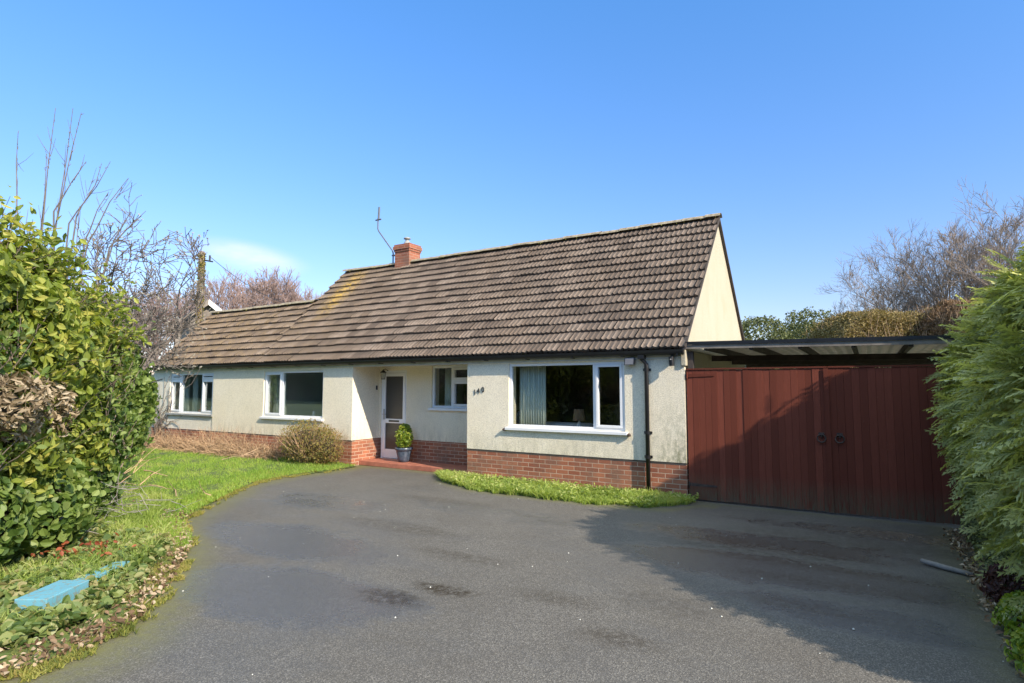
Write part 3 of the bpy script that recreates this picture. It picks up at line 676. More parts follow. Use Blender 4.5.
# doorbell, lantern
q = MB(); q.box(-7.297+.004, -7.297+.02, .70, .74, 1.66, 1.76); q.build('doorbell', M['black_iron'], H)
q = MB(); lx, ly, lz = -7.03, .66, 2.0
q.tube([(lx, DP, 2.1), (lx, .72, 2.14), (lx, ly, 2.12)], .008, 6); q.lathe([(.0, .12), (.03, .10), (.075, .055), (.07, .05), (0, .05)], (lx, ly, lz), 6)
for k in range(6):
    a = k*math.pi/3; q.tube([(lx+.06*math.cos(a), ly+.06*math.sin(a), lz+.05), (lx+.042*math.cos(a), ly+.042*math.sin(a), lz-.09)], .005, 4)
q.lathe([(0, -.10), (.045, -.10), (.045, -.085), (0, -.085)], (lx, ly, lz), 6)
lo = q.build('porch_lantern', M['black_iron'], H)
q = MB(); q.lathe([(.05, .045), (.036, -.085)], (lx, ly, lz), 6); q.build('lantern_glass', M['window_glass'], lo)
# flood light and camera
q = MB(); fx = -.85; q.add([(fx-.085, -.15, 2.08), (fx+.085, -.15, 2.08), (fx+.085, -.11, 2.20), (fx-.085, -.11, 2.20), (fx-.07, -.06, 2.09), (fx+.07, -.06, 2.09), (fx+.07, -.05, 2.18), (fx-.07, -.05, 2.18)],
    [(0,1,2,3), (7,6,5,4), (0,4,5,1), (1,5,6,2), (2,6,7,3), (3,7,4,0)]); q.box(fx-.02, fx+.02, -.07, -.013, 2.11, 2.15); fl = q.build('flood_light', M['black_plastic'], H)
q = MB(); q.add([(fx-.07, -.152, 2.087), (fx+.07, -.152, 2.087), (fx+.07, -.1175, 2.193), (fx-.07, -.1175, 2.193)], [(0,1,2,3)])
for v_ in range(4): q.v[v_] = (q.v[v_][0], q.v[v_][1]-.004, q.v[v_][2])
q.build('lens', M['lens_grey'], fl)
q = MB(); sx_ = -.17; q.box(sx_-.02, sx_+.02, -.10, -.03, 2.15, 2.22); q.tube([(sx_, -.13, 2.19), (sx_+.01, -.13, 2.05)], .042, 12); cm = q.build('security_camera', M['black_plastic'], H, bevel=.004)
q = MB(); q.lathe([(0, -.008), (.011, -.006), (.013, 0), (0, .004)], (sx_+.003, -.175, 2.155), 10); q.build('lens', M['white_china'], cm)
# numerals
def numeral(ch, x, z):
    cu = bpy.data.curves.new('t', 'FONT'); cu.body = ch; cu.size = .14; cu.extrude = .004; cu.offset = .0
    ob = bpy.data.objects.new('t', cu); COL.objects.link(ob)
    dg = bpy.context.evaluated_depsgraph_get(); me = bpy.data.meshes.new_from_object(ob.evaluated_get(dg)); me.name = 'house_numeral'
    bpy.data.objects.remove(ob); bpy.data.curves.remove(cu)
    o = link('house_numeral', me, M['black_iron'], H); b = base_of(H); o.location = (x-b[0], -.022-b[1], z-b[2]); o.rotation_euler = (R(90), R(-6), 0)
    o['label'] = 'black metal numeral ' + ch
for ch, x, z in (('1', -4.01, 1.575), ('4', -3.93, 1.60), ('0', -3.825, 1.625)): numeral(ch, x, z)
# interior
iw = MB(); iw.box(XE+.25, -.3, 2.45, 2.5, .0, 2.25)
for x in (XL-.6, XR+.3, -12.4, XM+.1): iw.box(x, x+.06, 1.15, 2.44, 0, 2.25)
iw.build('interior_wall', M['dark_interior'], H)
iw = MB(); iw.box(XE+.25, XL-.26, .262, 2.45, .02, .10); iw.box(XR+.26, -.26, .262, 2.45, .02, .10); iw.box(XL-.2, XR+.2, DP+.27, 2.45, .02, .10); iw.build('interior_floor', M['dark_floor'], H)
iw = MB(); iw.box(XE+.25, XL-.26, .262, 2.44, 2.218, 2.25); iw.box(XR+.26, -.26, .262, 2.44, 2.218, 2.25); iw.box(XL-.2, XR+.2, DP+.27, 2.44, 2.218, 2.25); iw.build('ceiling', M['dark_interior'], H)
# chimney
cx0, cx1, cy0, cy1 = -8.46, -7.95, 2.5, 2.95
q = MB(); q.box(cx0, cx1, cy0, cy1, 4.5, 5.40); CH = q.build('chimney', M['chimney_brick'], H); CH['label'] = 'red brick chimney stack behind the ridge'
q = MB(); q.box(cx0-.02, cx1+.02, cy0-.02, cy1+.02, 5.401, 5.46); q.box(cx0-.04, cx1+.04, cy0-.04, cy1+.04, 5.461, 5.55); q.box(cx0-.02, cx1+.02, cy0-.02, cy1+.02, 5.551, 5.60); q.build('corbel', M['chimney_brick'], CH)
q = MB(); q.lathe([(.09, 0), (.08, .10), (.05, .12), (.05, .17), (.10, .18), (.09, .21), (0, .24)], ((cx0+cx1)/2, 2.7, 5.60), 12); q.build('flue_cowl', M['grey_sill'], CH, smooth=True)
# aerial
q = MB(); mx = -8.64
q.tube([(mx, 2.62, 4.75), (mx, 2.62, 5.42), (mx-.03, 2.62, 5.50), (-9.20, 2.62, 6.12), (-9.24, 2.62, 6.2), (-9.24, 2.62, 6.50)], .019, 8)
AE = q.build('tv_aerial', M['aerial_metal'], H, smooth=True); AE['label'] = 'cranked metal aerial mast strapped to the chimney'
q = MB(); q.tube([(-9.22, 2.62, 6.46), (-9.2, 2.62, 6.82)], .028, 8); q.tube([(-9.33, 2.62, 6.46), (-9.12, 2.62, 6.46)], .022, 6); q.build('antenna_rod', M['aerial_metal'], AE)
for z in (5.1, 5.34):
    q = MB(); q.box(mx-.03, cx0, 2.59, 2.65, z, z+.03); q.build('bracket', M['aerial_metal'], AE)
# ------------------------------------------------------------------ things behind the windows
def curtain(x0, x1, y, z0, z1, label, m='curtain', n=60):
    V = []; F = []
    for i in range(n+1):
        x = x0+(x1-x0)*i/n; yy = y+.022*math.sin(i*1.1)+.008*math.sin(i*2.7)
        V += [(x, yy, z0), (x, yy+.005, z1)]
    for i in range(n): F.append((2*i, 2*i+2, 2*i+3, 2*i+1))
    q = MB(); q.add(V, F); o = q.build('curtain', M[m], None, smooth=True); so = o.modifiers.new('s', 'SOLIDIFY'); so.thickness = .004
    tag(o, label, 'curtain')
curtain(-3.17, -2.62, .30, .8, 2.15, 'pale green curtain hanging at the left of the largest window')
curtain(-1.13, -1.02, .30, .8, 2.15, 'narrow strip of pale curtain at the right of the largest window', n=12)
curtain(-10.38, -9.98, .30, .8, 2.12, 'curtain in the narrow casement of the window behind the round shrub', n=24)
curtain(-8.6, -8.3, .30, .8, 2.0, 'drawn back curtain at the right side of the window behind the round shrub', 'dark_interior', n=24)
curtain(-14.7, -14.35, .32, .85, 2.05, 'net curtain in the leftmost light of the far left window', n=24)
curtain(-14.15, -13.9, .32, .85, 2.05, 'pale curtain gathered left of the middle light of the far left window', n=20)
curtain(-5.6, -5.42, DP+.3, 1.1, 2.15, 'beige curtain inside the small porch window', n=16)
# sofa
S = empty('sofa', (-2.6, .75, .10), 'pale sofa seen low behind the largest window', 'sofa')
q = MB(); q.box(-3.3, -1.9, .66, .9, .3, 1.06); q.build('backrest', M['sofa_fabric'], S, bevel=.06)
q = MB(); q.box(-3.3, -1.9, .9, 1.5, .12, .5); q.build('seat', M['sofa_fabric'], S, bevel=.05)
q = MB(); q.box(-3.55, -3.31, .66, 1.5, .12, 1.25); q.build('armrest', M['sofa_fabric'], S, bevel=.08)
T = empty('table_lamp', (-2.0, .45, .93), 'small lamp with brown shade on the sill of the largest window', 'lamp')
q = MB(); q.lathe([(0, 0), (.045, 0), (.05, .02), (.03, .05), (.045, .09), (.03, .14), (.012, .16), (.012, .19)], (-2.0, .40, .95), 16); q.build('base', M['white_china'], T, smooth=True)
q = MB(); q.lathe([(.115, 0), (.085, .2)], (-2.0, .40, 1.13), 20); q.build('lamp_shade', M['lamp_fabric'], T, smooth=True)
def shelf(x0, x1, y0, y1, z): 
    q = MB(); q.box(x0, x1, y0, y1, z-.03, z); return q
for a_ in ((W1[0], W1[1], .25, .44, .95), (W2[0], W2[1], .25, .44, .95), (W3[0], W3[1], .275, .46, .95), (W4[0], W4[1], DP+.262, DP+.45, 1.23)): shelf(*a_).build('inner_sill', M['white_paint'], H)
T = empty('glass_ornament', (-8.98, .35, .95), 'pale ornament on the sill behind the round shrub', 'ornament')
q = MB(); q.lathe([(0, 0), (.05, 0), (.06, .05), (.03, .09), (.045, .14), (.03, .19), (0, .2)], (-8.98, .35, .95), 14); q.build('body', M['white_china'], T, smooth=True)
T = empty('flower_vase', (-13.65, .38, .95), 'vase of pinkish red flowers in the middle of the far left window', 'vase')
q = MB(); q.lathe([(0, 0), (.05, 0), (.06, .07), (.04, .12)], (-13.65, .38, .95), 14); q.build('vase', M['white_china'], T, smooth=True)
P = np.array([-13.65, .38, 1.14]) + rng.normal(size=(90, 3))*np.array([.07, .05, .05]); leaves('flowers', P, rng.normal(size=(90, 3)), .07, M['pink_flower'], T, .8)
T = empty('sink_taps', (-4.95, 1.2, 1.23), 'white jug and dish standing behind the small porch window', 'jug')
q = MB(); q.lathe([(0, 0), (.05, 0), (.06, .1), (.035, .2), (.045, .24)], (-4.92, 1.18, 1.23), 14); q.build('jug', M['white_china'], T, smooth=True)
q = MB(); q.lathe([(0, 0), (.04, 0), (.085, .04), (.08, .045), (.03, .01)], (-5.05, 1.16, 1.23), 14); q.build('dish', M['white_china'], T, smooth=True)
T.name = 'kitchen_jug'
# ------------------------------------------------------------------ gates and carport
def gate(x0, x1, label, handle_x, hinge_left, seed):
    G = empty('timber_gate', ((x0+x1)/2, .03, 0), label, 'gate', 'pair of red timber gates across the carport')
    g = np.random.default_rng(seed); nb = 21; w = (x1-x0)/nb; V = []; F = []; T_ = []; b0 = 0
    for i in range(nb):
        a, b = x0+i*w, x0+(i+1)*w; top = 1.985 + .004*g.normal(); bot = .025+.01*g.uniform() ; y = .0 + .002*g.normal(); e = .0025
        P = [(a+.0005, y+.002, bot), (a+e, y, bot), (b-e, y, bot), (b-.0005, y+.002, bot)]
        V += P + [(p[0], p[1], top) for p in P] + [(a, y+.03, bot), (b, y+.03, bot), (a, y+.03, top), (b, y+.03, top)]
        F += [(b0+0, b0+1, b0+5, b0+4), (b0+1, b0+2, b0+6, b0+5), (b0+2, b0+3, b0+7, b0+6), (b0+9, b0+8, b0+10, b0+11), (b0+4, b0+5, b0+6, b0+7), (b0+4, b0+7, b0+11, b0+10), (b0+8, b0, b0+4, b0+10), (b0+3, b0+9, b0+11, b0+7)]
        T_ += [g.uniform(0, 1)]*12; b0 += 12
    npmesh('board_panel', V, np.array(F), M['red_stain'], G, tint=T_)
    q = MB(); q.box(x0, x1, -.012, .034, 1.988, 2.01); q.build('top_rail', M['red_stain'], G)
    q = MB()
    for z in (.25, 1.0, 1.75): q.box(x0+.02, x1-.02, .034, .07, z, z+.12)
    q.build('ledge', M['red_stain'], G)
    q = MB(); c = (handle_x, -.02, 1.02); n = 20
    q.tube([(c[0]+.052*math.cos(2*math.pi*k/n), c[1]-.006, c[2]+.052*math.sin(2*math.pi*k/n)) for k in range(n+1)], .009, 8)
    q.lathe([(0, .07), (.014, .065), (.014, .04), (0, .035)], (c[0], -.012, 1.0), 8); q.box(c[0]-.035, c[0]+.035, -.01, -.003, 1.055, 1.10); q.build('ring_handle', M['old_iron'], G)
    for z in (1.90, .24):
        q = MB(); h0 = x0 if hinge_left else x1; s = 1 if hinge_left else -1
        q.add([(h0, -.01, z-.028), (h0+s*.42, -.01, z-.012), (h0+s*.42, -.01, z+.012), (h0, -.01, z+.028), (h0, -.003, z-.028), (h0+s*.42, -.003, z-.012), (h0+s*.42, -.003, z+.012), (h0, -.003, z+.028)],
              [(0,1,2,3), (7,6,5,4), (0,4,5,1), (1,5,6,2), (2,6,7,3), (3,7,4,0)] if s > 0 else [(3,2,1,0), (4,5,6,7), (1,5,4,0), (2,6,5,1), (3,7,6,2), (0,4,7,3)])
        q.tube([(h0+s*.01, -.012, z-.045), (h0+s*.01, -.012, z+.045)], .012, 8); q.build('strap_hinge', M['old_iron'] if z < 1 else M['red_stain'], G)
    return G
g1 = gate(.025, 1.945, 'left leaf of the red boarded gates, hinged at the house corner', 1.85, True, 1)
g2_ = gate(1.957, 3.9, 'right leaf of the red boarded gates, half hidden by the conifer hedge', 2.07, False, 2)
q = MB(); q.box(.045, .44, -.018, -.004, .03, .22); q.build('patch_board', M['red_stain'], g1)
for g_, cx_, s_ in ((g1, 1.935, 1),): 
    q = MB(); q.box(1.905, 1.965, -.022, -.011, .03, 1.98); q.build('cover_strip', M['red_stain'], g_)
C = empty('carport', (2, 2.6, 0), 'flat roofed carport with opal sheets and timber rafters behind the red gates', 'carport')
V = []; F = []; n = 130
for j, yy in enumerate((-.03, 2.6, 5.3)):
    for i in range(n+1):
        xx = .035+3.95*i/n; V.append((xx, yy, 2.405 - .015*xx - .012*yy*0 + .012*math.sin(i*2*math.pi/5)))
for j in range(2):
    for i in range(n): a = j*(n+1)+i; F.append((a, a+1, a+n+2, a+n+1))
q = MB(); q.add(V, F); o = q.build('roof_sheet', M['opal_sheet'], C); so = o.modifiers.new('s', 'SOLIDIFY'); so.thickness = .004
def sbox(mb, x0, x1, y0, y1, z0, z1, k=-.015):
    mb.add([(x0,y0,z0+k*x0),(x1,y0,z0+k*x1),(x1,y1,z0+k*x1),(x0,y1,z0+k*x0),(x0,y0,z1+k*x0),(x1,y0,z1+k*x1),(x1,y1,z1+k*x1),(x0,y1,z1+k*x0)],
              [(0,3,2,1),(4,5,6,7),(0,1,5,4),(1,2,6,5),(2,3,7,6),(3,0,4,7)])
q = MB(); sbox(q, .03, 3.98, -.055, -.04, 2.375, 2.425); q.build('roof_edge', M['black_plastic'], C)
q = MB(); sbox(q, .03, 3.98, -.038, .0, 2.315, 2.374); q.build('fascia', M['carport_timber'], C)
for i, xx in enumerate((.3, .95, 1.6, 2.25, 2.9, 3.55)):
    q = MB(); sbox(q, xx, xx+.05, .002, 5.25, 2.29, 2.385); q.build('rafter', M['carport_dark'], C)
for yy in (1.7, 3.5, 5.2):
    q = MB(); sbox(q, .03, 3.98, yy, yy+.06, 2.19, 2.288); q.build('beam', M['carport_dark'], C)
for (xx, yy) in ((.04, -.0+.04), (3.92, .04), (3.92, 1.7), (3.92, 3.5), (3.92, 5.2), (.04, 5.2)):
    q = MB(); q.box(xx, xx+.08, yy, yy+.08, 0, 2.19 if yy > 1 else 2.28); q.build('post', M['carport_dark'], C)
q = MB(); q.box(.15, 3.9, 5.27, 5.30, 0, 1.6); q.build('back_panel', M['white_paint'], C)
# ------------------------------------------------------------------ grass
def lawn_pts(n, y0, y1, w0, w1):
    y = rng.uniform(y0, y1, n); x = xedge(y) - rng.uniform(w0, w1, n)
    return x, y
n = 150000; x, y = lawn_pts(n, -5.6, -.05, -.03, 9.5)
dist = np.hypot(x-CX, y-CY); keep = rng.uniform(size=n) < np.clip((9.5/dist)**1.2, 0, 1)
x, y = x[keep], y[keep]; z = .035+0*x
blades('lawn_grass', np.stack([x, y, z], 1), .05, .0042, M['grass_lawn'], .8, 'short bright green lawn grass below the house wall')
# wider tufts to give clumps
n = 70000; x, y = lawn_pts(n, -8.2, -.3, -.16, .8)
x = x + .05*snoise(y[:, None], 9, 5)
kk = (snoise(np.stack([x, y], 1), 7, 51) + .5*snoise(np.stack([x, y], 1), 19, 52) + 1.6*(xedge(y)-x) > -.05)
x, y = x[kk], y[kk]
blades('edge_grass', np.stack([x, y, .008+0*x], 1), .034, .0045, M['grass_edge'], 1.3, 'yellowish mossy grass fringing the lawn along the drive')
n = 50000; x, y = lawn_pts(n, -8.2, -4.2, .5, 4.0)
k = (snoise(np.stack([x, y], 1), 2.2, 9) > -.2) & (np.hypot(x+3.01, y+7.0) > .33)
blades('rough_grass', np.stack([x, y, .02+0*x], 1)[k], .11, .006, M['grass_lush'], 1.0, 'longer rough green grass under the left hedge')
# strip by the wall
n = 42000; x = rng.uniform(-4.75, .10, n); yf = np.interp(x, [-4.9, -4.3, -3.4, -2.2, -1, -.3, .10], [.12, -.6, -1.0, -1.08, -1.05, -.85, -.35])
yf = yf + .09*snoise(x[:, None], 6, 2) + .05*snoise(x[:, None], 21, 3)
u = rng.uniform(0, 1, n)**.8; y = -.02*(1-u) + yf*u
k = (y < -.02) & (y > yf)
k &= snoise(np.stack([x, y], 1), 8, 75) > -.75
wn = 3600; wx = rng.uniform(-4.6, .2, wn); wf = np.interp(wx, [-4.9, -4.3, -3.4, -2.2, -1, 0, .3], [.12, -.6, -1.0, -1.08, -1.08, -.9, -.3]); wy = -.05 + (wf+.02)*rng.uniform(0, 1, wn)
wk = snoise(np.stack([wx, wy], 1), 4, 76) > -.25
tag(leaves('verge_weeds', np.stack([wx, wy, rng.uniform(.03, .13, wn)], 1)[wk], np.tile([0, -.4, 1.], (wk.sum(), 1)), .06, M['grass_lush'], None, .45, jit=.8), 'broad leaved weeds mixed into the grass strip under the largest window', 'weeds', kind='stuff')
blades('verge_grass', np.stack([x, y, .0*x], 1)[k], .085, .007, M['grass_lush'], 1.1, 'thick strip of lush grass along the brick plinth under the largest window')
# ------------------------------------------------------------------ left planting
def shrub(name, blobs, n, size, mat, label, cat='shrub', twig=True, s=.7, group=None, **kw):
    c0 = blobs[0][0]; T = empty(name, (c0[0], c0[1], 0), label, cat, group)
    seed = kw.pop('seed', 1); lump = kw.pop('lump', .16); shell = kw.pop('shell', (.7, 1.05)); ls = kw.pop('ls', 1.4)
    P, Nn = blob_points(blobs, n, shell=shell, seed=seed, lump=lump, ls=ls)
    leaves('foliage', P, Nn, size, mat, T, **kw)
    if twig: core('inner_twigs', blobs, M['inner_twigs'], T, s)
    return T
def pb(px, py, d, rx, ry, dr=None):     # ellipsoid at a real distance d
    c = at(px, d); k = d/FPX; return ((c[0], c[1], CZ+(389.5-py)*k), (rx*k, dr or rx*k, ry*k))
shrub('laurel_hedge', [pb(-12,340,5.7,70,70), pb(46,366,6.6,48,58), pb(88,380,8.0,30,40), pb(-45,310,5.3,55,70), pb(-20,440,5.5,75,80), pb(50,440,6.9,50,58)],
      17000, .115, M['laurel_leaf'], 'tall yellow-green leafy hedge nearest the camera on the left', 'hedge', droop=.35, seed=4, lump=.24, s=.55, aspect=.5, shell=(.55, 1.12), ls=2.2)
LT = bpy.data.objects['laurel_hedge']
def sprays(pts, parent, mat, leafmat_, size, seed, nl=14, ln=.55):
    g = np.random.default_rng(seed); bs = []; P = []; Nn = []
    for p in pts:
        d = unit(np.array([g.normal()*.6, g.normal()*.6, 1.])); q_ = [np.array(p)]
        for k in range(5): d = unit(d+g.normal(size=3)*.18); q_.append(q_[-1]+d*ln/5*g.uniform(.7, 1.3))
        bs.append((np.array(q_), np.linspace(.006, .002, 6)))
        for k in range(nl): 
            t = g.uniform(.2, 5); i = min(int(t), 4); P.append(q_[i]*(1-(t-i))+q_[i+1]*(t-i)+g.normal(size=3)*.05); Nn.append(g.normal(size=3)+np.array([0, 0, .8]))
    V, F = tubes(bs, (4, 3, 3)); npmesh('shoots', V, F, mat, parent); leaves('shoot_leaves', np.array(P), np.array(Nn), size, leafmat_, parent, .5, droop=.2, jit=.3)
g = np.random.default_rng(3); pts = []
for k in range(210):
    px = g.uniform(-10, 128); py = np.interp(px, [0, 50, 100, 150], [262, 300, 345, 372]) + g.uniform(-22, 30); d_ = np.interp(px, [0, 50, 150], [5.8, 6.7, 8.5]); c = at(px, d_); pts.append((c[0], c[1], CZ+(389.5-py)*d_/FPX))
sprays(pts, LT, M['twig_bark'], M['laurel_leaf'], .10, 5)
g = np.random.default_rng(8); pts = []
for k in range(160):
    px = g.uniform(-10, 135); py = g.uniform(330, 500) ; d_ = np.interp(px, [0, 50, 150], [5.0, 6.0, 8.8]); c = at(px, d_); pts.append((c[0], c[1], CZ+(389.5-py)*d_/FPX))
sprays(pts, LT, M['twig_bark'], M['ivy_leaf'], .09, 9, nl=9, ln=.45)
shrub('ivy_hedge', [pb(108,405,9.3,38,58), pb(82,420,8.2,42,60), pb(126,408,11.5,24,46), pb(136,404,14.5,17,38), pb(118,376,11.5,24,30)],
      15000, .105, M['ivy_leaf'], 'darker green ivy covered hedge between the tall hedge and the house', 'hedge', droop=.6, aspect=.8, seed=6, s=.65, lump=.22, ls=2.2, shell=(.6, 1.1))
shrub('beech_shrub', [pb(2,408,5.15,56,34,.32), pb(36,412,5.75,34,30,.32)], 3600, .08, M['beech_leaf'], 'patch of brown dead leaved shrub in the left hedge', 'shrub', seed=8, jit=1.3, s=.45, aspect=.35, lump=.3, ls=4)
shrub('ivy_mound', [pb(28,505,5.9,62,52), pb(82,487,7.6,38,44), pb(-20,520,5.2,50,60)], 5200, .10, M['ivy_leaf'], 'mound of broad ivy leaves at the foot of the left hedge', 'ivy', droop=.5, aspect=.8, seed=12, s=.6)
# ground ivy and litter
n = 5200; y = rng.uniform(-8.0, -5.6, n); x = xedge(y) - .32 - np.abs(rng.normal(0, .8, n))
k = (snoise(np.stack([x, y], 1), 2.0, 21) > -.35) & ~((np.abs((x+3.01)*.85+(y+7.0)*.53) < .17) & (np.abs(-(x+3.01)*.53+(y+7.0)*.85) < .26))
P = np.stack([x, y, rng.uniform(.02, .13, n)], 1)[k]
tag(leaves('ground_ivy', P, np.tile([0, 0, 1.], (len(P), 1)), .075, M['ivy_ground'], None, .85, jit=.7), 'ivy leaves creeping over the ground around the blue timber', 'ivy', kind='stuff')
n = 2300; y = rng.uniform(-8.0, -4.6, n); x = xedge(y) + .03 - rng.exponential(.55, n)
P = np.stack([x, y, rng.uniform(.02, .07, n)], 1)
tag(leaves('leaf_litter', P, np.tile([0, 0, 1.], (n, 1)), .045, M['dead_leaf'], None, .6, jit=1.0), 'fallen brown leaves scattered along the left drive edge', 'leaf litter', kind='stuff')
P = np.array([-4.15, -6.35, .16]) + rng.normal(size=(60, 3))*np.array([.20, .16, .03])
tag(leaves('red_leaves', P, np.tile([0, 0, 1.], (60, 1)), .06, M['red_leaf'], None, .6, jit=.8), 'few red-orange dead leaves on the ground behind the blue timber', 'leaf litter', kind='stuff')
# blue timber
B = empty('blue_timber', (-3.1, -6.8, 0), 'worn blue painted timber lying among ivy at lower left', 'timber')
def bar(mb, a, b, w, h, z0=0):
    a = np.array(a, float); b = np.array(b, float); d = unit(b-a); s = np.array([-d[1], d[0], 0])*w/2
    mb.add([a-s, a+s, b+s, b-s, a-s+(0,0,h), a+s+(0,0,h), b+s+(0,0,h), b-s+(0,0,h)], [(0,1,2,3), (7,6,5,4), (0,4,5,1), (1,5,6,2), (2,6,7,3), (3,7,4,0)])
q = MB(); bar(q, (-2.90,-7.20,.05), (-3.13,-6.83,.05), .24, .11); q.build('plank', M['blue_paint'], B, bevel=.006)
q = MB(); bar(q, (-3.15,-6.80,.06), (-3.50,-6.30,.045), .13, .075); o = q.build('plank', M['blue_paint'], B, bevel=.006); o['label'] = 'blue plank end half buried in leaves'
# dead twig pile
def twigpile(name, c, n, rx, ry, ln, rad, mat, label, zc=.2, cat='branches', up=.25, seed=1):
    g = np.random.default_rng(seed); bs = []
    for i in range(n):
        p = np.array([c[0]+g.normal()*rx, c[1]+g.normal()*ry, abs(g.normal())*zc+.03]); d = unit(np.array([g.normal(), g.normal(), g.normal()*up+up*.5])); l = ln*g.uniform(.4, 1.3); pts = [p]
        for s in range(4):
            d = unit(d+g.normal(size=3)*.18); q_ = pts[-1]+d*l/4; q_[2] = max(q_[2], .02); pts.append(q_)
        bs.append((np.array(pts), np.linspace(rad, rad*.4, 5)*g.uniform(.5, 1.3)))
        if g.uniform() < .6:
            k = 2; dd = unit(d+g.normal(size=3)*.7); bs.append((np.array([pts[k], pts[k]+dd*l*.2, pts[k]+dd*l*.4]), np.array([rad*.6, rad*.4, rad*.25])))
    V, F = tubes(bs, (5, 4, 3)); return tag(npmesh(name, V, F, mat), label, cat)
tag(twigpile('brushwood', (-6.2, -5.55), 170, .42, .32, .5, .006, M['grey_wood'], 'heap of cut grey twigs at the foot of the left hedge on the lawn', .22, seed=4), kind='stuff')
tag(twigpile('cut_branches', (-8.3, -4.35), 34, 1.0, .25, .9, .010, M['dead_stem'], 'long bare brown branches leaning out of the ivy hedge over the lawn', .35, up=.4, seed=5), kind='stuff')
# dead perennials along wall
for i, (x, w, hh, lab) in enumerate([(-14.6,.55,.42,'leftmost clump of withered brown stems under the far left window'),(-13.3,.6,.38,'withered brown stems under the right half of the far left window'),(-12.1,.5,.46,'withered rust brown stems left of the middle of the cream wall'),(-11.1,.5,.5,'withered stems below the cream wall left of the middle window'),(-10.0,.5,.36,'low withered stems below the casement of the middle window')]):
    g = np.random.default_rng(40+i); bs = []
    for k in range(560):
        p = np.array([x+g.normal()*w*.62, -.30+g.normal()*.17, .03]); d = unit(np.array([g.normal()*.9, g.normal()*.5-.1, .8])); l = hh*1.35*g.uniform(.5, 1.3); pts = [p]
        for s in range(4): d = unit(d+g.normal(size=3)*.35-np.array([0,0,.12])); pts.append(pts[-1]+d*l/4)
        pts = np.array(pts); pts[:, 1] = np.minimum(pts[:, 1], -.03); pts[:, 2] = np.maximum(pts[:, 2], .02)
        bs.append((pts, np.linspace(.0055, .002, 5)))
    V, F = tubes(bs, (4, 3, 3)); T = empty('withered_plant', (x, -.3, 0), lab, 'plant', 'withered plants along the brick plinth'); st_ = npmesh('stems', V, F, M['dead_stem'], T)
    P = np.stack([rng.normal(x, w*.55, 500), np.minimum(rng.normal(-.30, .16, 500), -.04), np.abs(rng.normal(.14, .09, 500))+.03], 1); leaves('dead_leaves', P, np.tile([0,-.3,1.],(500,1)), .05, M['dead_leaf'], T, .4, jit=1.)
# vine on the white wall
g = np.random.default_rng(77); bs = []
for k in range(26):
    p = np.array([g.uniform(-15.6, -14.9), -.012, g.uniform(.1, .7)]); d = unit(np.array([g.uniform(-.2, 1.0), 0, g.uniform(.3, 1)])); pts = [p]
    for s in range(8):
        d = unit(d+np.array([g.normal()*.45, 0, g.normal()*.45])); pts.append(pts[-1]+d*.2); pts[-1][1] = -.012+g.uniform(-.02, .0); pts[-1][2] = min(max(pts[-1][2], .1), 2.15)
    bs.append((np.array(pts), np.linspace(.012, .004, 9)))
V, F = tubes(bs, (5, 4, 3)); T = empty('wall_vine', (-15.2, -.03, 0), 'bare vine stems climbing the white wall at the far left corner', 'climber'); npmesh('stems', V, F, M['twig_bark'], T)
# hypericum shrub
T = shrub('round_shrub', [((-8.25,-.42,.50), (.78,.42,.52)), ((-7.75,-.35,.42), (.45,.33,.42))], 5200, .042, M['hypericum_leaf'], 'rounded yellow-brown shrub in front of the wall beside the porch', jit=1.2, s=.55, shell=(.5, 1.08), lump=.1)
g = np.random.default_rng(9); bs = []
for k in range(420):
    a = g.uniform(0, 6.28); rr = math.sqrt(g.uniform()); p = np.array([-8.15+math.cos(a)*rr*.35, -.38+math.sin(a)*rr*.15, .02]); d = unit(np.array([math.cos(a)*rr*.9, math.sin(a)*rr*.5, .9])); pts = [p]
    for s in range(4): d = unit(d+g.normal(size=3)*.12); pts.append(pts[-1]+d*.24*g.uniform(.7, 1.12)); pts[-1][1] = min(pts[-1][1], -.03)
    bs.append((np.array(pts), np.linspace(.005, .0022, 5)))
V, F = tubes(bs, (4, 3, 3)); npmesh('stems', V, F, M['dead_stem'], T)
# pot plant
T = empty('potted_shrub', (-6.28, .56, .10), 'small yellow-green shrub in a glazed blue pot beside the front door', 'pot plant')
c = (-6.28, .56, .10)
q = MB(); q.lathe([(0, .0), (.115, 0), (.13, .06), (.165, .22), (.165, .25), (.195, .26), (.20, .31), (.18, .315), (.17, .28)], c, 24); po = q.build('pot', M['blue_glaze'], T, smooth=True)
q = MB(); q.lathe([(.172, .285), (0, .29)], c, 24); q.build('soil', M['soil'], po)
P, Nn = blob_points([((-6.28,.56,.63), (.19,.18,.25)), ((-6.26,.56,.80), (.12,.12,.13))], 1300, shell=(.3, 1.1), lump=.12, ls=6)
leaves('foliage', P, Nn, .065, M['pot_leaf'], T, .45, jit=.9)
q = MB()
for k in range(6): q.tube([(c[0], c[1], .38), (c[0]+.08*math.cos(k), c[1]+.08*math.sin(k), .75)], .006, 5)
q.build('stems', M['twig_bark'], T)
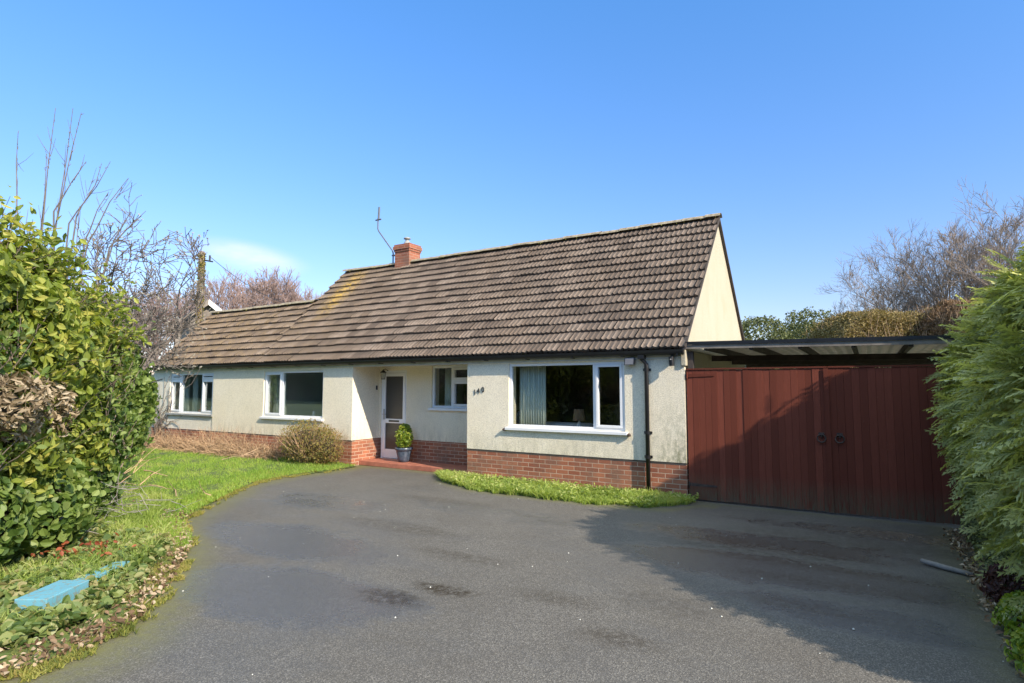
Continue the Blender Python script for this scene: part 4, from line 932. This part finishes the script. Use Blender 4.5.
# stick, twigs, pebbles on the drive
q = MB(); q.tube([(2.80,-2.06,.035), (2.95,-2.17,.03), (3.17,-2.33,.03)], [.022, .026, .020], 7); tag(q.build('fallen_stick', M['grey_wood'], None, smooth=True), 'short grey stick lying on the drive before the right gate', 'stick')
g = np.random.default_rng(15); V = []; F = []; 
for i in range(60):
    px, py = g.uniform(-6, 3.1), g.uniform(-7.5, -.4)
    if px < xedge(py): continue
    s = g.uniform(.004, .010); b0 = len(V)
    V += [(px-s, py, .004), (px, py-s, .004), (px+s, py, .004), (px, py+s, .004), (px+s*.2, py, .004+s)]
    F += [(b0, b0+1, b0+4), (b0+1, b0+2, b0+4), (b0+2, b0+3, b0+4), (b0+3, b0, b0+4)]
tag(npmesh('loose_chippings', V, np.array(F), M['pale_fascia']), 'tiny pale chippings scattered over the tarmac drive', 'chippings', kind='stuff')
# ------------------------------------------------------------------ right hedge (cypress)
HP = np.array([(3.62,.12),(3.5,.5),(3.37,1.0),(3.32,1.5),(3.42,1.9),(3.58,2.3),(3.73,2.6),(3.85,2.82),(4.2,3.0),(4.7,3.15),(5.4,3.1),(6.0,2.6),(6.2,1.5),(6.2,.3)])
seg = np.r_[0, np.cumsum(np.hypot(*np.diff(HP, axis=0).T))]
def hedge_pt(t, y):
    x = np.interp(t, seg, HP[:, 0]); z = np.interp(t, seg, HP[:, 1]); e = 1e-2
    dx = np.interp(t+e, seg, HP[:, 0])-np.interp(t-e, seg, HP[:, 0]); dz = np.interp(t+e, seg, HP[:, 1])-np.interp(t-e, seg, HP[:, 1])
    nn = unit(np.stack([-dz, 0*dz, dx], -1))
    s = np.interp(y, [-5.6, -4.9, -4.3, -3.7, 10], [.15, .62, .86, 1, 1])
    z = z*s; x = x + (1-s)*1.0*(x < 4.5)
    return np.stack([x, y, z], -1), nn
HG = empty('conifer_hedge', (4.6, -2.5, 0), 'tall drooping green conifer hedge at the right edge of the drive', 'hedge')
def fronds(name, P, Nn, size, mat, parent, tint):
    """feathery flat sprays: a rib with paired side shoots"""
    n = len(P)
    ax = unit(Nn*1.0 + rng.normal(size=(n, 3))*.15 + np.array([0, -.05, -.12])); 
    sd = unit(np.cross(ax, np.array([0, 0, 1.])) + rng.normal(size=(n, 3))*.35); up = unit(np.cross(sd, ax))
    s = size*rng.uniform(.6, 1.3, (n, 1))
    V = []; F3 = []; k = 0
    def pt(a, b, c): return P + ax*s*a + sd*s*b + up*s*c
    def tri(p, q, r):
        nonlocal k
        V.extend([p, q, r]); F3.append((k, k+1, k+2)); k += 3
    tri(pt(0, -.03, 0), pt(0, .03, 0), pt(1, 0, -.30))
    for j in range(5):
        t = .10+.18*j; dz = -.30*t*t; l = .42*(1-.62*t)
        for sg in (-1, 1):
            tt = t+.05*(sg > 0)
            tri(pt(tt-.02, 0, dz), pt(tt+.14, sg*.0, dz-.03), pt(tt+l*.85, sg*l*.75, dz-.18*l-.05))
            tri(pt(tt+l*.3, sg*l*.22, dz-.03), pt(tt+l*.45, sg*l*.45, dz-.06), pt(tt+l*.85, sg*l*.30, dz-.12))
    V = np.stack(V, 1).reshape(-1, 3); i = np.arange(n)[:, None, None]*k
    F = (i + np.array(F3)[None]).reshape(-1, 3)
    return npmesh(name, V, F, mat, parent, tint=np.repeat(tint, k))
nc = 2800; per = 5
t = rng.uniform(0, seg[-1]*.62, nc); y = rng.uniform(-5.5, .0, nc)
C0, N0 = hedge_pt(t, y)
lum = .13*snoise(C0, 2.0, 31) + .07*snoise(C0, 6, 32)
C0 = C0 + N0*(lum + rng.uniform(-.16, .08, nc))[:, None]
A0 = unit(N0 + rng.normal(size=(nc, 3))*.38 + np.array([0, -.15, -.15]))
P = np.repeat(C0, per, 0); Nn = unit(np.repeat(A0, per, 0) + rng.normal(size=(nc*per, 3))*.28)
fr = np.tile(np.arange(per), nc)/per; P = P + np.repeat(A0, per, 0)*((fr-.6)*.20)[:, None] + rng.normal(size=P.shape)*.03; ct0 = np.repeat(rng.uniform(.1, .75, nc), per)
k = (P[:, 2] > .15) & ~((P[:, 1] > -.12) & (P[:, 0] < 3.92))
P, Nn, ct0 = P[k], Nn[k], ct0[k]
sunlit = (P[:, 2] + .35*snoise(P, 1.5, 33)) > 2.6  # high sprays take the yellower material, painting sun on the crest
tt = np.clip(ct0 + rng.uniform(-.15, .25, len(P)), 0, 1)
fronds('foliage', P[~sunlit], Nn[~sunlit], .23, M['cypress_spray'], HG, tt[~sunlit])
fronds('sunlit_top', P[sunlit], Nn[sunlit], .18, M['cypress_sunlit'], HG, tt[sunlit])
# behind the gate line, right of the carport
n = 3000; t = rng.uniform(seg[-1]*.3, seg[-1]*.62, n); y = rng.uniform(0, 5, n); P, Nn = hedge_pt(t, y); P[:, 0] += .6; P = P+Nn*(rng.uniform(-.3, .05, n))[:, None]
fronds('rear_foliage', P, Nn, .22, M['cypress_sunlit'], HG, rng.uniform(0, 1, n))
# inner mass
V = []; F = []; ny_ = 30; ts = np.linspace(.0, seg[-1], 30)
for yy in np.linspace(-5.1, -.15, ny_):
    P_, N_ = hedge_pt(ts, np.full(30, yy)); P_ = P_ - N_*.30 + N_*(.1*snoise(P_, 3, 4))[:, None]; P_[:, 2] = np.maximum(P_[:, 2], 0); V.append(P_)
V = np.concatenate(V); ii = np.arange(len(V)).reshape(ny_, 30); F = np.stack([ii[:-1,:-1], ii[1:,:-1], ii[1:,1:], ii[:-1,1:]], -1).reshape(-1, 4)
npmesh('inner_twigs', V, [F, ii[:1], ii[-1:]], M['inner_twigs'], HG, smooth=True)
# low plants under it
shrub('low_shrub', [((3.62,-.95,.22), (.36,.5,.36)), ((3.58,-1.7,.18), (.33,.5,.30)), ((3.55,-2.4,.14), (.3,.4,.24))], 4200, .05, M['low_shrub_leaf'], 'dull green small leaved shrub under the conifer hedge near the gate', jit=1., s=.6)
shrub('maroon_shrub', [((3.45,-2.95,.10), (.28,.36,.25))], 1300, .06, M['maroon_leaf'], 'dark maroon leaved low plant under the conifer hedge', jit=1., s=.5, aspect=.4)
shrub('green_groundcover', [((3.4,-3.6,.08), (.28,.45,.2)), ((3.42,-4.3,.08), (.3,.4,.2)), ((3.45,-4.9,.1), (.3,.4,.22))], 3600, .05, M['pot_leaf'], 'bright green low plant at the bottom right drive edge', jit=.9, s=.5)
q = MB(); q.add([(3.2,-14,-.01),(9,-14,-.01),(9,-.1,-.01),(3.35,-.1,-.01)], [(0,1,2,3)]); q.v = [(a, b, .014) for a, b, c in q.v]; tag(q.build('soil_bed', M['earth']), kind='structure')
n = 1100; y = rng.uniform(-5.5, -.3, n); x = 3.15+np.abs(rng.normal(0, .22, n))-.06*rng.uniform(size=n)
tag(leaves('hedge_litter', np.stack([x, y, rng.uniform(.01, .05, n)], 1), np.tile([0,0,1.],(n,1)), .045, M['dead_leaf'], None, .6, jit=.7), 'brown leaf litter along the foot of the conifer hedge', 'leaf litter', kind='stuff')
# ------------------------------------------------------------------ trees
p = at(85, 10.6)
bare_tree('magnolia', p, 5.7, 21, M['magnolia_bark'], 'bare magnolia with grey twigs and buds rising behind the left hedge', rad=.13, stems=5, maxlev=4, bud=.055, maxr=2.0,
          curve=.38, up=.08, nchild=(4, 7), spread=.95, lratio=.60, rratio=.62, rmin=.0075)
# long water shoots
T = empty('tall_sapling', (*at(60, 9.5), 0), 'long straight upright shoots standing highest above the left hedge', 'tree'); g = np.random.default_rng(2); bs = []; base0 = np.array([*at(60, 9.5), .0])
for (px0, y0_, px1, y1_) in [(34,215,39,101),(48,215,57,101),(50,205,66,106),(50,200,74,158),(68,210,99,158),(72,205,90,160),(88,230,118,176),(110,240,138,210),(5,190,2,128),(82,230,99,190),(110,235,122,212),(32,230,33,150),(40,300,48,215),(70,300,70,205),(95,300,90,230)]:
    dist = 9.5 + g.uniform(-.6, .6)
    def pos(px, py):
        q_ = at(px, dist); return np.array([q_[0], q_[1], CZ + (389.5-py)/FPX*dist])
    a, b = pos(px0, y0_), pos(px1, y1_); a2 = a - (b-a)*.25; mid = (a+b)/2 + g.normal(size=3)*.03
    lowp = base0 + (a-base0)*.35 + g.normal(size=3)*.08; bs.append((np.array([base0, lowp, a2, a, mid, b]), np.array([.03, .020, .012, .010, .007, .004])))
    for k in range(5):
        tt_ = g.uniform(.4, 1); c_ = a*(1-tt_)+b*tt_; bs.append((np.array([c_, c_+unit(b-a)*.03+g.normal(size=3)*.014]), np.array([.006, .003])))
    for k in range(4):
        tt_ = g.uniform(.0, .8); c_ = a*(1-tt_)+b*tt_; dv = unit(unit(b-a)+g.normal(size=3)*.45)*g.uniform(.15, .4); bs.append((np.array([c_, c_+dv*.5, c_+dv+np.array([0, 0, .04])]), np.array([.005, .004, .002])))
V, F = tubes(bs, (6, 4, 4)); npmesh('shoots', V, F, M['magnolia_bark'], T, smooth=True)
# background left trees
def dup_tree(src, px, dist, sc, rot, label):
    r_ = src.copy(); COL.objects.link(r_); c = at(px, dist); r_.location = (c[0], c[1], 0); r_.rotation_euler = (0, 0, rot); r_.scale = (sc, sc, sc*1.0); r_['label'] = label
    for ch in src.children:
        d_ = ch.copy(); COL.objects.link(d_); d_.parent = r_
    return r_
vase = dict(maxlev=4, curve=.2, up=.09, nchild=(4, 8), spread=.62, lratio=.58, rratio=.5)
G1 = 'pinkish bare trees behind the roof'
t1 = bare_tree('bare_tree', at(238, 48), 12.0, 1, M['far_bark'], 'pinkish bare tree just right of the utility pole behind the roof', group=G1, stems=4, rad=.3, rmin=.017, **vase)
dup_tree(t1, 282, 54, 1.08, 2.1, 'pinkish bare tree furthest right behind the low roof ridge')
dup_tree(t1, 258, 62, 1.12, 4.0, 'pinkish bare tree between the two nearer ones behind the low roof')
dup_tree(t1, 172, 46, .85, 1.2, 'pinkish bare tree left of the utility pole')
dup_tree(t1, 118, 44, .8, 3.2, 'pale bare tree far behind the magnolia twigs')
G2 = 'bare trees above the carport'
vase2 = dict(vase, spread=.74, curve=.26, nchild=(4, 8))
t2 = bare_tree('bare_oak', at(985, 27), 11.2, 12, M['far_bark_right'], 'tallest bare tree rising above the conifer hedge at right', group=G2, stems=6, rad=.28, rmin=.0075, **vase2)
dup_tree(t2, 928, 29, .92, 2.0, 'bare tree with fine spreading twigs left of the tallest one at right')
dup_tree(t2, 874, 33, .80, 3.9, 'smallest bare tree furthest left above the yellow-brown thicket')
dup_tree(t2, 1040, 24, 1.0, 5.0, 'bare tree cut by the right edge of the view above the conifer hedge')
def farcrown(name, px, dist, h, w, n, size, mat, label, seed, nb=7):
    g = np.random.default_rng(seed); c = at(px, dist); bl = []
    for k in range(nb):
        rr = g.uniform(.28, .42)*w; bl.append(((c[0]+g.uniform(-.5, .5)*w, c[1]+g.uniform(-.3, .3)*w, h*g.uniform(.45, .8)), (rr, rr*.9, min(rr*.8, h*.22))))
    zt = max(b[0][2]+b[1][2] for b in bl); s = (h*.97)/zt; bl = [((b[0][0], b[0][1], b[0][2]*s), b[1]) for b in bl]
    T = empty(name, (c[0], c[1], 0), label, 'tree')
    P, Nn = blob_points(bl, n, shell=(.6, 1.1), lump=.22, ls=.8, seed=seed); leaves('crown', P, Nn, size, M[mat], T, .6, jit=1.1)
    bs = [(np.array([[c[0], c[1], 0], [c[0]+.1, c[1], h*.4], [c[0], c[1], h*.75]]), np.array([w*.05, w*.035, w*.015]))]
    for b in bl: bs.append((np.array([[c[0], c[1], h*.3], (np.array([c[0], c[1], h*.4])+np.array(b[0]))/2, b[0]]), np.array([w*.025, w*.015, w*.008])))
    V, F = tubes(bs); npmesh('trunk', V, F, M['twig_bark'], T, smooth=True)
farcrown('pine_tree', 752, 48, 7.9, 5.6, 10000, .22, 'evergreen_far', 'dark evergreen just right of the gable behind the carport', 3)
farcrown('pine_tree', 812, 50, 8.8, 6.5, 12000, .22, 'evergreen_far', 'rounded evergreen at the middle of the skyline above the carport', 4)
farcrown('pine_tree', 780, 58, 8.6, 6.5, 9000, .24, 'evergreen_far', 'furthest evergreen seen in the gap between two nearer ones', 5)
def thicket(name, px0, px1, dist, h, n, mat, label, seed):
    a, b = at(px0, dist), at(px1, dist); ln_ = np.linalg.norm(b-a); d = (b-a)/ln_; nrm = np.array([-d[1], d[0]])
    T = empty(name, (*(a+b)/2, 0), label, 'thicket'); m = n*3
    u = rng.uniform(-.03, 1.03, m); v = rng.uniform(-1, 1, m)*1.4
    edge = np.clip(np.minimum(u+.05, 1.05-u)*ln_/.9, 0, 1)**.5
    P2 = a + u[:, None]*(b-a) + v[:, None]*nrm
    top = h*(.93+.03*snoise(P2, 1.1, seed)+.02*snoise(P2, 4, seed+1))*(1-.10*np.abs(v/1.4)**3)*(.75+.25*edge)
    z = top - rng.exponential(.16, m); f = rng.uniform(size=m) < .45; z = np.where(f, rng.uniform(.3, 1, m)*top, z); v2 = np.where(f, np.sign(v)*(1.4+rng.normal(0, .06, m)), v)
    P = np.column_stack([a + u[:, None]*(b-a) + v2[:, None]*nrm, z])
    leaves('foliage', P, np.tile([0, -.3, .9], (m, 1)), .085, M[mat], T, .4, jit=1.4)
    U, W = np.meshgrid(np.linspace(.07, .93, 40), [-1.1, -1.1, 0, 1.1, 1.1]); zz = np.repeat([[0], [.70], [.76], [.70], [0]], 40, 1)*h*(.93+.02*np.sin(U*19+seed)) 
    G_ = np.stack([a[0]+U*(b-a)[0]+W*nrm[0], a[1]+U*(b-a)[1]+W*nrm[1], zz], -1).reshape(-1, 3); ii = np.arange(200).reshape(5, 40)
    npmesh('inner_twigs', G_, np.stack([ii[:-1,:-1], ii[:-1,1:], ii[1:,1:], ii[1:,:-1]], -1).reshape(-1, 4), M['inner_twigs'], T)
    g = np.random.default_rng(seed); bs = []
    for i in range(700):
        p_ = P[g.integers(m)]; up_ = np.array([g.normal()*.25, g.normal()*.25, 1]); bs.append((np.array([p_-up_*.5, p_, p_+up_*g.uniform(.05, .3)]), np.array([.008, .006, .003])))
    V, F = tubes(bs, (4, 3, 3)); npmesh('stems', V, F, M['dead_stem'], T)
thicket('yellow_thicket', 825, 928, 21, 4.72, 14000, 'brown_far', 'yellow-brown clipped thicket above the carport roof', 1)
thicket('russet_thicket', 932, 990, 19.0, 4.95, 9000, 'russet_far', 'russet brown bush between the yellow thicket and the conifer hedge', 2)
# far wood
V = []; F = []; g = np.random.default_rng(5); n = 400
for i in range(n):
    th = 2*math.pi*i/n; bk = min(1, max(0, -math.sin(th)*4-1)); rr = (150 + 12*math.sin(7*th))*(1-bk)+48*bk; h = 6.5+1.2*math.sin(11*th)+.8*math.sin(37*th)+g.normal()*.5+4.5*bk
    for r_, z in ((rr, -1), (rr+1, h*.7), (rr+5, h), (rr+18, -1)): V.append((CX+r_*math.cos(th), CY+r_*math.sin(th), z))
for i in range(n):
    for k in range(3): a = i*4+k; b = ((i+1) % n)*4+k; F.append((a, b, b+1, a+1))
tag(npmesh('distant_wood', V, np.array(F), M['far_green'], smooth=True), 'low dark line of distant trees along the horizon', 'wood', kind='stuff')
# neighbour gable
c = at(207, 24); NB = empty('neighbour_house', (c[0], c[1], 0), 'neighbouring house with slate roof and white bargeboard behind the left roof end', 'house')
ca, sa = math.cos(YAW+.35), math.sin(YAW+.35)
def nb(x, y, z): return (c[0]+x*ca-y*sa, c[1]+x*sa+y*ca, z)
q = MB(); w, l, e, rz = 1.2, 5, 4.3, 5.35
def off(mb, pts, fs): mb.add([nb(*p_) for p_ in pts], fs)
q = MB(); off(q, [(-w,0,0),(w,0,0),(w,0,e),(0,0,rz-.1),(-w,0,e),(-w,l,0),(w,l,0),(w,l,e),(0,l,rz-.1),(-w,l,e)], [(0,1,2,3,4), (9,8,7,6,5), (1,6,7,2), (5,0,4,9)]); q.build('wall', M['carport_timber'], NB)
q = MB(); off(q, [(-w-.3,-.2,e-.25),(0,-.2,rz),(w+.3,-.2,e-.25),(-w-.3,l,e-.25),(0,l,rz),(w+.3,l,e-.25)], [(0,1,4,3), (1,2,5,4)]); o = q.build('roof', M['slate_roof'], NB); so = o.modifiers.new('s', 'SOLIDIFY'); so.thickness = .08
for s in (-1, 1):
    q = MB(); off(q, [(s*(w+.32),-.26,e-.45),(0,-.26,rz-.22),(0,-.26,rz+.02),(s*(w+.32),-.26,e-.2),(s*(w+.32),-.21,e-.45),(0,-.21,rz-.22),(0,-.21,rz+.02),(s*(w+.32),-.21,e-.2)], [(0,1,2,3), (7,6,5,4), (0,4,5,1), (1,5,6,2), (2,6,7,3), (3,7,4,0)])
    q.build('bargeboard', M['upvc' if s > 0 else 'carport_timber'], NB)
# utility pole
c = at(197.5, 22); PO = empty('utility_pole', (c[0], c[1], 0), 'mossy timber utility pole rising behind the left end of the roof', 'pole')
q = MB(); q.tube([(c[0], c[1], 0), (c[0], c[1], 6.95)], [.13, .09], 12); q.build('post', M['twig_bark'], PO, smooth=True)
ct, st_ = math.cos(YAW), math.sin(YAW)
q = MB(); q.tube([(c[0]-.38*ct, c[1]-.38*st_, 6.7), (c[0]+.42*ct, c[1]+.42*st_, 6.55)], .03, 6); cb_ = q.build('crossarm', M['black_iron'], PO)
for s in (-.3, .3):
    q = MB(); q.tube([(c[0]+s*ct, c[1]+s*st_, 6.58), (c[0]+s*ct, c[1]+s*st_, 6.8)], .035, 8); q.build('insulator', M['black_iron'], PO)
n = 2600; th = rng.uniform(0, 6.28, n); zz_ = rng.uniform(2, 6.9, n); rr = .08+rng.uniform(0, .06, n); P = np.stack([c[0]+rr*np.cos(th), c[1]+rr*np.sin(th), zz_], 1)
leaves('ivy', P, np.stack([np.cos(th), np.sin(th), .2+0*th], 1), .07, M['hypericum_leaf'], PO, .8, jit=.8)
e2 = at(300, 40); q = MB(); pts = []
for i in range(17):
    f_ = i/16; pts.append((c[0]+.3*ct+(e2[0]-c[0])*f_, c[1]+.3*st_+(e2[1]-c[1])*f_, 6.75+(7.4-6.75)*f_ - 4*.55*f_*(1-f_)))
q.tube(pts, .012, 4); tag(q.build('overhead_wire', M['black_iron']), 'thin overhead wire running right from the utility pole', 'wire')
# ------------------------------------------------------------------ world, sun, camera
SD = np.array([1.69, -.52, 1.12]); EL = math.atan2(SD[2], math.hypot(SD[0], SD[1])); 
w = bpy.data.worlds.new('World'); scene.world = w; w.use_nodes = True; nt = w.node_tree; bg = nt.nodes['Background']
sky = N(nt, 'ShaderNodeTexSky'); sky.sky_type = 'NISHITA'; sky.sun_disc = False; sky.sun_elevation = EL; sky.sun_rotation = math.atan2(SD[0], SD[1])
sky.air_density = 1.0; sky.dust_density = .2; sky.ozone_density = 3; sky.altitude = 0
tc = N(nt, 'ShaderNodeTexCoord')
# thin cloud wisp low in the sky to the left
th_ = math.atan2(*(np.array([math.cos(YAW), math.sin(YAW)])*0+1)); 
px_, py_ = 243, 258; v_ = np.array([(px_-512)/FPX, 1., (389.5-py_)/FPX]); v_ = v_/np.linalg.norm(v_)
cd = np.array([v_[0]*math.cos(YAW)-v_[1]*math.sin(YAW), v_[0]*math.sin(YAW)+v_[1]*math.cos(YAW), v_[2]])
sb = N(nt, 'ShaderNodeVectorMath', operation='SUBTRACT'); L(nt, tc.outputs['Generated'], sb.inputs[0]); sb.inputs[1].default_value = cd
mp = N(nt, 'ShaderNodeMapping', vector_type='TEXTURE'); L(nt, sb.outputs[0], mp.inputs[0]); mp.inputs['Rotation'].default_value = (0, R(6), YAW+math.atan2(-(px_-512)/FPX, 1)); mp.inputs['Scale'].default_value = (.085, .085, .024)
ln = N(nt, 'ShaderNodeVectorMath', operation='LENGTH'); L(nt, mp.outputs[0], ln.inputs[0])
mr = N(nt, 'ShaderNodeMapRange', interpolation_type='SMOOTHSTEP'); L(nt, ln.outputs['Value'], mr.inputs[0]); mr.inputs[1].default_value = 1.25; mr.inputs[2].default_value = .1; mr.inputs[3].default_value = 0; mr.inputs[4].default_value = .36
mp2 = N(nt, 'ShaderNodeMapping'); L(nt, tc.outputs['Generated'], mp2.inputs[0]); mp2.inputs['Scale'].default_value = (1, 1, 3)
nz = noise(nt, mp2.outputs[0], 9, 6, .6); rz_ = ramp(nt, nz, [(.3, (.3,)*3), (.7, (1,)*3)])
k = N(nt, 'ShaderNodeMath', operation='MULTIPLY'); L(nt, mr.outputs[0], k.inputs[0]); L(nt, rz_.outputs[0], k.inputs[1])
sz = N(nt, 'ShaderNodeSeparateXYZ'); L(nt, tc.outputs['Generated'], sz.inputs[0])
gr = ramp(nt, sz.outputs['Z'], [(0, (.60, .51, .54)), (.12, (.54, .51, .58)), (.3, (.49, .60, .75)), (.585, (.43, .73, .95)), (.72, (3.7, 2.6, 1.5))])  # top stop boosts the sky above the view, added as fill light
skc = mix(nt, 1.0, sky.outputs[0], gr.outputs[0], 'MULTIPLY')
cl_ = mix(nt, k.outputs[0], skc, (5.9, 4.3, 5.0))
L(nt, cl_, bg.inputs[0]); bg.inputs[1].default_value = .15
ld = bpy.data.lights.new('Sun', 'SUN'); ld.energy = 3.2; ld.angle = R(.53); ld.color = (1, .87, .70); lo = bpy.data.objects.new('Sun', ld); COL.objects.link(lo)
from mathutils import Vector
lo.rotation_euler = Vector(tuple(SD)).to_track_quat('Z', 'Y').to_euler(); lo.location = (20, -5, 20)
cam = bpy.data.cameras.new('Camera'); co = bpy.data.objects.new('Camera', cam); COL.objects.link(co); scene.camera = co
co.location = (CX, CY, CZ); co.rotation_euler = (math.pi/2+.079, 0, YAW); cam.sensor_width = 36; cam.lens = 36*FPX/1024; cam.clip_end = 1000; cam.clip_start = .05
vs = scene.view_settings; vs.view_transform = 'Standard'; vs.look = 'None'; vs.exposure = 1.22; vs.gamma = 1
